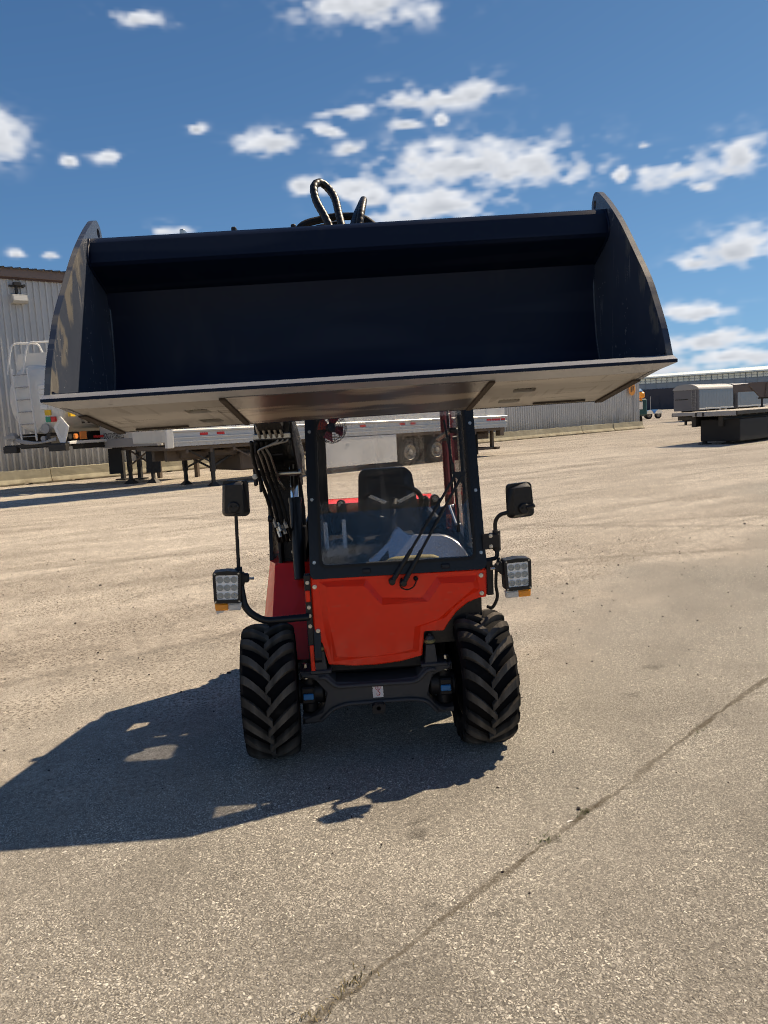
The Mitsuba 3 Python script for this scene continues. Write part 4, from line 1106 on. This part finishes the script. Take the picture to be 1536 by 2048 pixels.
for i in range(58):
    x = .2 + i * .26
    if x < TL - .1:
        tp('rail_rib', bx(x, x + .025, -.022, -.008, 1.305, 1.40, .003), 'trailer_alloy')
tp('front_post', bx(-.06, .16, -.065, .10, 1.26, 2.40, .012), 'trailer_white')
for x in (1.05, 1.62, 4.9, 5.55, 9.2, 9.75, 14.05, 14.35, 14.62, 14.95, 3.2, 7.3, 11.8):
    tp('reflector', bx(x, x + .26, -.014, .0, 1.60, 1.68, .003), 'reflector_red')
tp('floor_frame', cat(bx(.1, TL, .1, TW - .1, 1.18, 1.31, .01), *[bx(.6 + i * .8, .68 + i * .8, .08, TW - .08, 1.08, 1.2) for i in range(18)], bx(.3, TL - .3, .75, .93, .85, 1.2), bx(.3, TL - .3, TW - .93, TW - .75, .85, 1.2)), 'brown_steel')
lx = 1.55
for y in (.28, TW - .45):
    lg = tp('landing_leg', cat(bx(lx - .07, lx + .07, y - .07, y + .07, .45, 1.2, .01), bx(lx - .05, lx + .05, y - .05, y + .05, .08, .5)), 'dark_steel', M=MW_)
    put(f'{lg}__foot', hull([(lx + a, y + b, z) for a, b, z in ((-.16, -.16, .0), (.16, -.16, .0), (.16, .16, 0), (-.16, .16, 0), (-.06, -.06, .12), (.06, -.06, .12), (.06, .06, .12), (-.06, .06, .12))]), 'dark_steel', False, MW_)
tp('leg_brace', cat(bar((lx, .30, .62), (lx + 1.5, .9, 1.15), .06, .06), bar((lx, .3, .75), (lx - .75, .45, 1.2), .05, .05), bar((lx, .28, .55), (lx, TW - .45, 1.0), .05, .05), bar((lx, .28, 1.0), (lx, TW - .45, .55), .05, .05)), 'dark_steel')
tp('tool_frame', cat(bx(.7, 5.2, .6, 2.3, .92, 1.12, .02), bx(2.6, 5.1, .35, 2.2, .42, 1.0, .05), bar((2.3, .2, 1.15), (3.4, .2, .55), .05, .05), bar((3.4, .2, .55), (4.6, .2, 1.15), .05, .05), bar((4.6, .2, 1.15), (5.2, .2, .6), .05, .05)), 'brown_steel')
sk = tp('side_skirt', bx(5.40, 9.0, -.015, .05, .27, 1.275, .012), 'trailer_white', False, 'large plain white side skirt')
tp('skirt_latch', cyl((6.7, -.03, 1.02), (6.7, -.01, 1.02), .06, 16), 'trailer_alloy', 30)
for x in (9.72, 11.15, 12.6):
    trailer_wheel(TB, MW_, x, .16); trailer_wheel(TB, MW_, x, TW - .16, out=1)
    tp('axle', cyl((x, .1, .49), (x, TW - .1, .49), .07, 12), 'dark_steel', 30)
tp('underride_guard', cat(bx(TL - .55, TL - .43, .35, .47, .48, 1.25), bx(TL - .55, TL - .43, TW - .47, TW - .35, .48, 1.25), bx(TL - 1.6, TL - .1, .30, .42, .40, .50, .01), bx(TL - .3, TL - .05, .10, .36, .95, 1.28, .01), bx(TL - .56, TL - .42, .1, TW - .1, .40, .50)), 'brown_steel')
tp('mudflap', bx(13.5, 13.53, .05, .6, .25, 1.1), 'mudflap')

# ------------------------------------------------------------------ white trailer seen end-on, left of it
TA = 'white_box_trailer'
lab(numbered(TA), 'white box trailer seen end-on, marked 5307V3B013, on braced black legs', 'trailer')
MA = basis((-9.80, 27.2, 0), (.945, -.327))                # x across its face from left to right, y backwards
AW = 2.50
ap_ = lambda name, mesh, bsdf, smooth=False, label=None: put(f'{TA}__{name}', mesh, bsdf, smooth, MA, label)
ap_('body', bx(0, AW, .03, 3.1, 1.48, 3.9, .02), 'trailer_white')
fx = [0, .86, 1.55, 2.08, AW]
for i in range(4):
    ap_('front_panel', bx(fx[i] + .008, fx[i + 1] - .008, -.0, .035, 1.60, 2.6, .004), 'trailer_white')
ap_('front_beam', bx(-.01, AW + .01, -.03, .06, 1.30, 1.60, .01), 'trailer_grey', False, 'grey beam across the bottom of the front')
t = meshkit.text_mesh('5307V3B013', .185, .004, bold=True)
t.apply_translation((-t.bounds[0][0], 0, 0)); t.apply_scale([.84 / t.extents[0], 1, 1])
ap_('lettering', mv(t, tr(.16, -.006, 1.615) @ rot((1, 0, 0), 90)), 'black_print', False, 'black number 5307V3B013')
ap_('triangle_mark', ext_y(Polygon([(.30, 2.12), (.52, 2.12), (.41, 1.96)]), -.004, .0), 'trailer_grey')
ap_('corner_post', bx(AW - .17, AW + .01, -.04, .08, 1.30, 2.5, .01), 'trailer_white')
for x0, x1, z0 in ((.93, 1.42, 1.98), (1.58, 1.80, 1.97)):
    ap_('inspection_flap', bx(x0, x1, -.02, .0, z0, z0 + .16, .004), 'trailer_grey')
ap_('air_line', cat(*[tube(spline([(x, -.04, 2.05), (x + .04, -.09, 1.85), (x + d, -.08, 1.62), (x + d + .03, -.05, 1.42)], 5), .016, 7) for x, d in ((1.98, .1), (2.05, .22), (2.20, .0), (2.26, .06))], bx(1.95, 2.32, -.05, 0, 2.03, 2.10)), 'black_rubber')
for x0, x1 in ((.20, .74), (1.78, 2.34)):
    ap_('mudflap', hull([(x0, .10, 1.27), (x1, .10, 1.27), (x0 + .03, .02 if x0 < 1 else -.05, .38), (x1 + .06, .02 if x0 < 1 else -.05, .38), (x0, .125, 1.27), (x1, .125, 1.27), (x0 + .03, .045 if x0 < 1 else -.02, .38), (x1 + .06, .045 if x0 < 1 else -.02, .38)]), 'mudflap')
for x in (.88, 1.82):
    lg = ap_('landing_leg', cat(bx(x - .07, x + .07, .25, .39, .42, 1.3, .01), bx(x - .052, x + .052, .268, .372, .05, .45)), 'dark_steel')
    put(f'{lg}__foot', hull([(x + a, .32 + b, z) for a, b, z in ((-.22, -.16, .0), (.22, -.16, .0), (.22, .16, 0), (-.22, .16, 0), (-.07, -.06, .15), (.07, -.06, .15), (.07, .06, .15), (-.07, .06, .15))]), 'dark_steel', False, MA)
ap_('leg_brace', cat(bar((.9, .28, .62), (1.82, .28, 1.18), .07, .04), bar((.9, .34, 1.18), (1.82, .34, .62), .07, .04), bx(.7, 2.0, .2, .45, 1.18, 1.30), bar((2.2, .3, 1.28), (2.0, .35, .95), .09, .06)), 'brown_steel')
ap_('underframe', cat(bx(.3, 2.2, .2, 2.9, 1.2, 1.48), bx(.36, .50, 2.6, 2.75, .0, 1.3), bx(2.02, 2.16, 2.6, 2.75, .0, 1.3)), 'brown_steel')

# ------------------------------------------------------------------ tanker along the building
TK = 'tank_trailer'
lab(numbered(TK), 'rounded white tank trailer with a ladder on its end, by the metal building', 'tanker')
MK = basis((-11.25, 25.5, 0), (.27, .963))
kp = lambda name, mesh, bsdf, smooth=False, label=None: put(f'{TK}__{name}', mesh, bsdf, smooth, MK, label)
CZ, RY, RZ, KL = 3.04, 1.09, 1.12, 4.6


def tank_mesh():
    rings = []
    for x, f in ((0.0, .0), (.0, .30), (.03, .60), (.09, .85), (.16, .955), (.24, .995), (.30, 1.0), (KL - .3, 1.0), (KL - .2, .97), (KL - .05, .8), (KL, .0)):
        an = np.arange(64) * np.pi / 32
        rings.append(np.c_[np.full(64, x), RY * f * np.sign(np.cos(an)) * np.abs(np.cos(an)) ** .9, CZ + RZ * f * np.sign(np.sin(an)) * np.abs(np.sin(an)) ** .9])
    V = np.vstack(rings); F = []
    for i in range(len(rings) - 1):
        for j in range(64):
            q = (j + 1) % 64; F += [[i * 64 + j, (i + 1) * 64 + q, i * 64 + q], [i * 64 + j, (i + 1) * 64 + j, (i + 1) * 64 + q]]
    m = trimesh.Trimesh(V, F, process=True); m.fix_normals(); return m


kp('tank', tank_mesh(), 'tank_white', 40)
for x in (.34, 1.5, 2.9, 4.2):
    an = np.linspace(0, 2 * np.pi, 65)
    kp('band', tube(np.c_[np.full(65, x), (RY + .005) * np.cos(an), CZ + (RZ + .005) * np.sin(an)], .022, 6), 'tank_white', True)
kp('hatch_box', cat(hull([(x, y, z) for x in (.25, 2.4) for y, z in ((-.75, CZ + 1.0), (.75, CZ + 1.0), (-.62, CZ + 1.50), (.62, CZ + 1.50))])), 'tank_white')
for y in (.62, -.0):
    kp('hand_rail', tube(fillet([(.02, y + .28, CZ + .85), (.04, y + .15, CZ + 1.45), (.10, y + .05, CZ + 1.84), (.6, y - .55, CZ + 1.86), (.9, y - .62, CZ + 1.2)], .15, 6), .03, 8), 'decal_white', True)
lk = numbered(f'{TK}__ladder')
for y in (.60, .02):
    put(f'{lk}__stile', bar((-.10, y, CZ + 1.0), (-.12, y + (-.10 if y < .3 else -.10), CZ - 1.35), .05, .03), 'decal_white', False, MK)
for i in range(6):
    z = CZ + .80 - i * .40
    put(f'{lk}__rung', cyl((-.11, .60 - .014 * i, z), (-.11, .02 - .014 * i, z), .016, 8), 'trailer_grey', 30, MK)
kp('decal', ext_x(sbox(-.62, CZ - .55, -.40, CZ - .38), -.012, .03), 'decal_yellow', False, 'yellow decal')
kp('decal', ext_x(sbox(-.58, CZ - .77, -.40, CZ - .60), -.0, .06), 'decal_green', False, 'green decal')
kp('decal', ext_x(sbox(-.76, CZ - .77, -.60, CZ - .60), -.0, .08), 'reflector_red', False, 'red decal')
for i in range(5):
    kp('decal', ext_x(sbox(-.52, CZ + .30 - i * .16, -.26, CZ + .43 - i * .16), -.02, .03), 'decal_white')
kp('diamond_frame', ext_x(Polygon([(-1.02, CZ - .62), (-.72, CZ - .95), (-.92, CZ - 1.48), (-1.10, CZ - 1.48), (-1.30, CZ - .95)]).difference(Polygon([(-1.02, CZ - .74), (-.82, CZ - .95), (-.97, CZ - 1.30), (-1.05, CZ - 1.30), (-1.20, CZ - .95)])), -.06, -.03), 'decal_white', False, 'diamond-shaped white placard frame')
kp('diamond_plate', ext_x(Polygon([(-1.02, CZ - .72), (-.80, CZ - .95), (-.96, CZ - 1.32), (-1.06, CZ - 1.32), (-1.22, CZ - .95)]), -.045, -.035), 'tank_white')
kp('round_cover', cyl((-.02, -.35, CZ - .98), (.06, -.35, CZ - .98), .16, 20), 'trailer_grey', 30)
kp('valve', cyl((-.1, -.30, CZ - 1.3), (.1, -.30, CZ - 1.3), .09, 12), 'trailer_grey', 30)
kp('valve', cat(cyl((-.1, .95, CZ - 1.2), (.1, .95, CZ - 1.2), .14, 12), bx(-.15, .1, .75, 1.2, CZ - 1.25, CZ - 1.15), cyl((-.1, .98, CZ - 1.3), (-.1, .98, CZ - .85), .03, 8)), 'trailer_grey', 30)
kp('hose', cat(*[tube(spline([(-.05, .85, CZ - 1.25 - .03 * i), (-.16, .3, CZ - 1.36 - .035 * i), (-.18, -.3, CZ - 1.42), (-.10, -.8, CZ - 1.30 - .03 * i)], 6), .035, 8) for i in range(3)]), 'trailer_grey', True)
kp('bumper', cat(bx(-.20, .0, -1.2, -.55, CZ - 1.72, CZ - 1.50, .01), bx(-.20, .0, .70, 1.22, CZ - 1.72, CZ - 1.50, .01)), 'dark_steel')
kp('frame', cat(bx(-.1, KL, -.6, -.45, CZ - 1.60, CZ - 1.12), bx(-.1, KL, .45, .6, CZ - 1.60, CZ - 1.12), bx(-.12, .1, -1.2, 1.2, CZ - 1.56, CZ - 1.46)), 'dark_steel')
kp('side_light_bar', bx(.0, 3.6, -1.22, -1.14, CZ - 1.52, CZ - 1.42, .01), 'decal_white', False, 'bright white rail along the tank foot')
kp('side_box', bx(.8, 3.6, -1.12, -.7, CZ - 1.70, CZ - 1.53, .01), 'dark_steel')
kp('placard', bx(.62, .95, -1.20, -1.16, CZ - 1.38, CZ - 1.12), 'decal_orange', False, 'orange placard')
for y, z in ((-1.12, CZ - 1.27),):
    for x in (.1, .42):
        kp('marker_lamp', cyl((x, -1.20, z), (x, -1.12, z), .085, 14), 'decal_orange' if x > .2 else 'dark_steel', 30)
for x in (1.4, 2.5):
    kp('side_lamp', bx(x, x + .5, -1.17, -1.13, CZ - 1.36, CZ - 1.28), 'reflector_red')
for i in range(4):
    for j in range(2):
        kp('plate_mark', bx(.98 + i * .32, 1.10 + i * .32, -1.12 + .06 * j, -1.02, CZ - .72 - .13 * j, CZ - .66 - .13 * j), 'dark_steel')
kp('decal', bx(.22, .46, -1.20, -1.1, CZ - .62, CZ - .40), 'decal_yellow', False, 'yellow decal')
kp('landing_leg', cat(*[m for y in (-.95, -.2) for m in (bx(4.3, 4.44, y, y + .14, .05, CZ - 1.1), bx(4.16, 4.58, y - .14, y + .28, 0, .06))]), 'dark_steel')

# ------------------------------------------------------------------ flatbed at the right
FB = 'flatbed_trailer'
lab(numbered(FB), 'low flatbed trailer with a wooden deck at the right, dark boxes hanging underneath', 'trailer')
MF = basis((14.0, 30.4, 0), WALL_U)
fp = lambda name, mesh, bsdf, smooth=False, label=None: put(f'{FB}__{name}', mesh, bsdf, smooth, MF, label)
FW, FLn, FZ = 2.6, 14.0, 1.36
for i in range(13):
    fp('deck_plank', bx(.04, FLn, .02 + i * FW / 13, FW / 13 + .008 + i * FW / 13, FZ - .04, FZ + (.004 if i % 2 else .0), .004), 'deck_wood')
fp('end_beam', bx(-.04, .05, 1.75, FW + .02, FZ - .14, FZ - .005, .01), 'trailer_grey')
fp('end_beam', bx(-.05, .05, -.02, 1.75, FZ - .19, FZ - .005, .01), 'trailer_grey')
fp('marker_plate', bx(-.062, -.05, .55, 1.15, FZ - .17, FZ - .06), 'trailer_grey')
for x in (1.25, 1.55):
    fp('chain_hook', bx(-.075, -.045, x, x + .08, FZ - .18, FZ - .02, .01), 'dark_steel')
fp('side_rail', cat(bx(0, FLn, -.07, .02, FZ - .16, FZ - .005, .01), bx(0, FLn, FW - .02, FW + .07, FZ - .16, FZ - .005, .01)), 'dark_steel')
fp('main_beam', cat(bx(.3, FLn, .65, .83, .75, FZ - .1), bx(.3, FLn, FW - .83, FW - .65, .75, FZ - .1), *[bx(.5 + .7 * i, .6 + .7 * i, .0, FW, FZ - .2, FZ - .05) for i in range(19)]), 'dark_steel')
fp('underbox', cat(bx(.45, 7.2, .02, FW - .95, .14, 1.02, .02)), 'mudflap', False, 'long dark box hung under the deck')
fp('landing_leg', cat(bx(.80, .95, FW - 1.0, FW - .85, .05, .9), bx(.80, .95, .6, .75, .05, .9), bx(.68, 1.07, FW - 1.12, FW - .73, 0, .05), bx(.68, 1.07, .48, .87, 0, .05)), 'dark_steel')
for x in (9.4, 10.8):
    trailer_wheel(FB, MF, x, .3); trailer_wheel(FB, MF, x, FW - .3, out=1)

FC = 'trailer_chassis'
lab(numbered(FC), 'dark low trailer chassis standing beyond the wooden-decked flatbed', 'trailer')
MC = basis((25.9, 61.0, 0), WALL_U)
put(f'{FC}__frame', cat(bx(0, 9, .0, 2.5, .38, .74, .02), bx(.2, 9, .4, .6, .30, .40), bx(.2, 9, 1.9, 2.1, .30, .40)), 'dark_steel', False, MC)
put(f'{FC}__landing_leg', cat(bx(.4, .55, .35, .5, 0, .5), bx(.4, .55, 2.0, 2.15, 0, .5)), 'dark_steel', False, MC)
for x in (6.5, 7.8):
    trailer_wheel(FC, MC, x, .2); trailer_wheel(FC, MC, x, 2.3, out=1)

# ------------------------------------------------------------------ two grain trailers


def grain_trailer(P, length, label):
    k = numbered('grain_trailer'); lab(k, label, 'trailer', 'grey grain trailers under curved tarps')
    M = basis((*P, 0), WALL_U); W = 2.6
    q = lambda name, mesh, bsdf, smooth=False, label=None: put(f'{k}__{name}', mesh, bsdf, smooth, M, label)
    q('hopper', cat(bx(.1, length - .1, .06, W - .06, 1.15, 3.05, .02)), 'grain_face')
    n = int(length / .6)
    for i in range(n):
        x0 = .1 + i * (length - .2) / n
        q('side_panel', bx(x0, x0 + (length - .2) / n - .02, .0, .07, 1.2, 3.0, .008), 'grain_side')
    an = np.linspace(0, np.pi, 17)
    top = Polygon([(W / 2 - np.cos(a) * (W / 2 + .04), 3.02 + np.sin(a) * .55) for a in an])
    q('tarp', ext_x(top, -.12, length + .1), 'trailer_grey', 30, 'pale curved tarp roof')
    q('front_face', bx(-.02, .10, .02, W - .02, 1.0, 3.04, .01), 'grain_face')
    q('cross_bar', bx(-.07, -.02, 1.1, W - .2, 2.08, 2.16), 'dark_steel')
    lk = numbered(f'{k}__ladder')
    for y in (.28, .66):
        put(f'{lk}__stile', bx(-.10, -.06, y - .02, y + .02, 1.1, 2.95), 'grain_side', False, M)
    for i in range(6):
        put(f'{lk}__rung', bx(-.10, -.07, .28, .66, 1.3 + i * .27, 1.33 + i * .27), 'grain_side', False, M)
    q('lower_rail', bx(0, length, -.04, .02, 1.06, 1.2, .01), 'trailer_alloy')
    q('underframe', cat(bx(.4, length - .2, .6, W - .6, .7, 1.15), bx(.9, 1.05, .4, .55, 0, 1.0), bx(.9, 1.05, W - .55, W - .4, 0, 1.0)), 'dark_steel')
    q('fender', cat(*[tube_hard([(x, .0, 1.0), (x, .45, 1.0)], [.16, .16], 14) for x in (length - 3.0, length - 1.7)]), 'trailer_alloy', 30)
    for x in (length - 3.0, length - 1.7):
        trailer_wheel(k, M, x, .2); trailer_wheel(k, M, x, W - .2, out=1)


grain_trailer((31.0, 75.0), 7.4, 'grey grain trailer with a ladder on its face, nearest the hangar door')
g2 = np.array([31.0, 75.0]) + WALL_U * 8.3
grain_trailer(tuple(g2), 8.2, 'second grey grain trailer, hitched behind the one with the ladder')

HP = 'hopper_wagon'
lab(numbered(HP), 'brown open hopper wagon with sloping sides at the right edge', 'wagon')
MH = basis((28.4, 59.5, 0), (1, 0.1))
put(f'{HP}__sloped_side', hull([(x, y, z) for y in (0, .12) for x, z in ((0, 3.0), (6, 3.0), (.95, 1.9), (6, 1.9), (0, 2.9))]), 'hopper_brown', False, MH)
put(f'{HP}__hopper', cat(bx(.2, 6, .12, 2.5, 2.4, 3.0), bx(.0, 6, -.04, .04, 2.92, 3.06)), 'hopper_brown', False, MH)
for x in (1.35, 2.2, 3.4):
    put(f'{HP}__rib', bar((x + .12, -.05, 2.98), (x, -.05, 1.9), .10, .08), 'hopper_brown', False, MH)
put(f'{HP}__leg_frame', cat(bx(.95, 6, .2, .32, 1.78, 1.9), *[bx(x, x + .1, .2, .3, .8, 1.9) for x in (1.2, 2.2, 3.2)], bx(.9, 6, 0, 2.4, .8, 1.05)), 'dark_steel', False, MH)
for x in (1.9, 3.2):
    trailer_wheel(HP, MH, x, .2)

# ------------------------------------------------------------------ truck round the corner, hangar, post
TR = 'parked_truck'
lab(numbered(TR), 'teal truck with an orange beacon just past the building corner', 'truck')
MT = basis((21.9, 70.0, 0), (.08, -1))
put(f'{TR}__cab', cat(bx(.2, 2.4, -1.4, 1.4, .9, 2.35, .1)), 'truck_teal', False, MT)
put(f'{TR}__roof_fairing', bx(.3, 2.0, -1.3, 1.25, 2.32, 3.25, .2), 'truck_blue', False, MT, label='blue upper cab')
put(f'{TR}__door_sign', bx(2.38, 2.46, .45, .95, 1.45, 2.1), 'decal_white', False, MT)
put(f'{TR}__beacon', cyl((2.95, .62, 2.40), (2.95, .62, 2.94), .29, 16, c=.12), 'beacon_orange', 30, MT, label='orange beacon')
put(f'{TR}__beacon_stem', cat(bx(2.3, 3.0, .58, .66, 2.25, 2.38), bx(2.9, 3.0, .0, .66, 2.20, 2.30)), 'beacon_orange', False, MT)
put(f'{TR}__chassis', bx(-5.2, 2.4, -.45, .45, .6, 1.0), 'dark_steel', False, MT)
put(f'{TR}__tank', cyl((2.0, -1.0, .75), (3.2, -1.0, .75), .35, 20), 'chrome', 30, MT)
for x, y in ((1.5, -1.0), (1.5, 1.0), (-3.2, -.9), (-3.2, .9), (-4.5, -.9), (-4.5, .9)):
    trailer_wheel(TR, MT, x, y, out=-1 if y < 0 else 1)
BT = 'bobtail_tractor'
lab(numbered(BT), 'chrome-fendered tractor rear standing on the dirt beyond the building corner', 'truck')
MB = basis((35.4, 101.5, 0), (1, .35))
put(f'{BT}__chassis', bx(-4, 1.2, -.5, .5, .7, 1.05), 'dark_steel', False, MB)
put(f'{BT}__fender', cat(*[hull([(x + .62 * math.cos(a), y, .5 + .66 * math.sin(a)) for a in np.linspace(.2, 2.9, 9) for y in (-1.25, 1.25)] + [(x, -1.25, .9), (x, 1.25, .9)]) for x in (-.9, .55)]), 'chrome', 30, MB)
for x in (-.9, .55):
    trailer_wheel(BT, MB, x, -1.05); trailer_wheel(BT, MB, x, 1.05, out=1)
put(f'{BT}__fuel_tank', cyl((-3.2, -1.0, .75), (-1.7, -1.0, .75), .36, 20), 'chrome', 30, MB)

PO = numbered('thin_post')
put(PO + '__pole', cat(cyl((44.9, 128, 0), (44.9, 128, 3.2), .07, 8), cyl((44.9, 128, 0), (44.9, 128, .12), .2, 8)), 'trailer_grey', 30)
lab(PO, 'thin grey post standing on the dirt before the hangar door', 'post')

HG = 'hangar'
lab(numbered(HG), 'huge pale-roofed hangar with a clerestory strip and dark door, far right', 'hangar')
MG = basis((84.0, 290.0, 0), (1, -.30))
hp = lambda name, mesh, bsdf, label=None: put(f'{HG}__{name}', mesh, bsdf, False, MG, label)
HE, HLn = 11.6, 150.0
for i in range(40):
    x0 = i * 3.75
    hp('wall_panel', bx(x0 + .06, x0 + 3.69, 0, .5, 0, HE - 2.1, .05), 'hangar_wall')
    hp('clerestory_pane', bx(x0 + .12, x0 + 3.63, .2, .5, HE - 1.9, HE - .2), 'hangar_pane')
hp('mullion_bars', cat(*[bx(x, x + .16, -.06, .3, HE - 2.1, HE) for x in np.arange(0, HLn, 1.875)], bx(0, HLn, -.06, .3, HE - 1.1, HE - 1.0), bx(0, HLn, -.08, .4, HE - 2.1, HE - 1.9)), 'hangar_bar')
hp('seam_bars', cat(*[bx(x - .05, x + .05, -.05, .1, 0, HE - 2.1) for x in np.arange(0, HLn, 3.75)]), 'hangar_bar')
hp('door', cat(bx(4, 36, -.5, -.05, 0, 7.6)), 'hangar_door', 'huge dark sliding door')
for i in range(4):
    hp('door_leaf', bx(4.2 + i * 7.9, 11.9 + i * 7.9, -.62, -.5, .1, 4.9, .05), 'hangar_door')
hp('roof', hull([(x, y, z) for x, y, z in ((-1, -1.0, HE), (HLn, -1.0, HE), (-1, -1.0, HE + .5), (HLn, -1.0, HE + .5), (-1, 45, HE), (HLn, 45, HE), (6, 22, HE + 1.9), (HLn, 22, HE + 3.6))]), 'hangar_roof')
hp('shell', bx(0, HLn, .5, 45, 0, HE), 'hangar_wall')

# ------------------------------------------------------------------ small things on the ground
seam = np.array(CRACK)


def tuft(x, y, n, h, spread, dry):
    V, F = [], []
    for i in range(n):
        a, l, ln = RNG.uniform(0, 2 * np.pi), h * RNG.uniform(.5, 1.2), RNG.uniform(.3, 1.3)
        bx_, by_ = RNG.normal(0, spread), RNG.normal(0, spread * .5)
        base = np.array([bx_ * _cd[0] - by_ * _cd[1], bx_ * _cd[1] + by_ * _cd[0], -.002])
        d = np.array([math.cos(a), math.sin(a), 0]); w = np.array([-d[1], d[0], 0]) * RNG.uniform(.0012, .0024)
        pts = [base, base + d * l * ln * .4 + (0, 0, l * .55), base + d * l * ln + (0, 0, l * .7)]
        k = len(V); V += [pts[0] - w, pts[0] + w, pts[1] - w * .8, pts[1] + w * .8, pts[2]]
        F += [[k, k + 1, k + 3], [k, k + 3, k + 2], [k + 2, k + 3, k + 4]]
    return put('grass_tuft', trimesh.Trimesh(np.array(V) + (x, y, 0), F, process=False), 'dry_grass' if dry else 'green_grass', kind='stuff')


for (x, y, n, h, sp, dry), lb in zip(((.80, 3.17, 40, .014, .020, False), (.585, 2.968, 46, .014, .034, False), (-.17, 2.215, 34, .030, .04, True), (-.31, 2.07, 30, .028, .05, True), (1.62, 3.93, 30, .014, .05, False), (.18, 2.55, 12, .011, .05, True)),
                                     ('small green tuft in the asphalt seam, below a scrap of paper', 'low green tuft spread along the asphalt seam, right of centre', 'dry straw-coloured tuft in the seam near the bottom edge', 'dry flattened tuft where the seam meets the bottom edge', 'green tuft in the seam, far right', 'few dry blades in the middle of the seam')):
    lab(tuft(x, y, n, h, sp, dry), lb, 'grass', kind='stuff')
put('paper_scrap', hull([(.705, 3.088, .003), (.732, 3.100, .003), (.729, 3.105, .004), (.704, 3.093, .004), (.718, 3.098, .006)]), 'decal_white', label='tiny white paper scrap lying on the asphalt seam', cat='paper')
st_ = []
for i in range(520):
    d = RNG.uniform(0, 1) ** .6
    y = 2.1 + d * 9; x = RNG.uniform(-.62, .62) * y
    r = RNG.uniform(.002, .0052) * (1 + .10 * y) * (1.7 if RNG.rand() < .04 else 1)
    m = trimesh.creation.icosphere(1, r); m.vertices *= RNG.uniform(.6, 1.2, 3) * (1, 1, .7); m.vertices += RNG.normal(0, r * .12, m.vertices.shape); m.apply_translation((x, y, r * .35)); st_.append(m)
put('loose_stones', cat(*st_), 'dark_stone', 40, label='dark stones and clods scattered over the yard', kind='stuff')
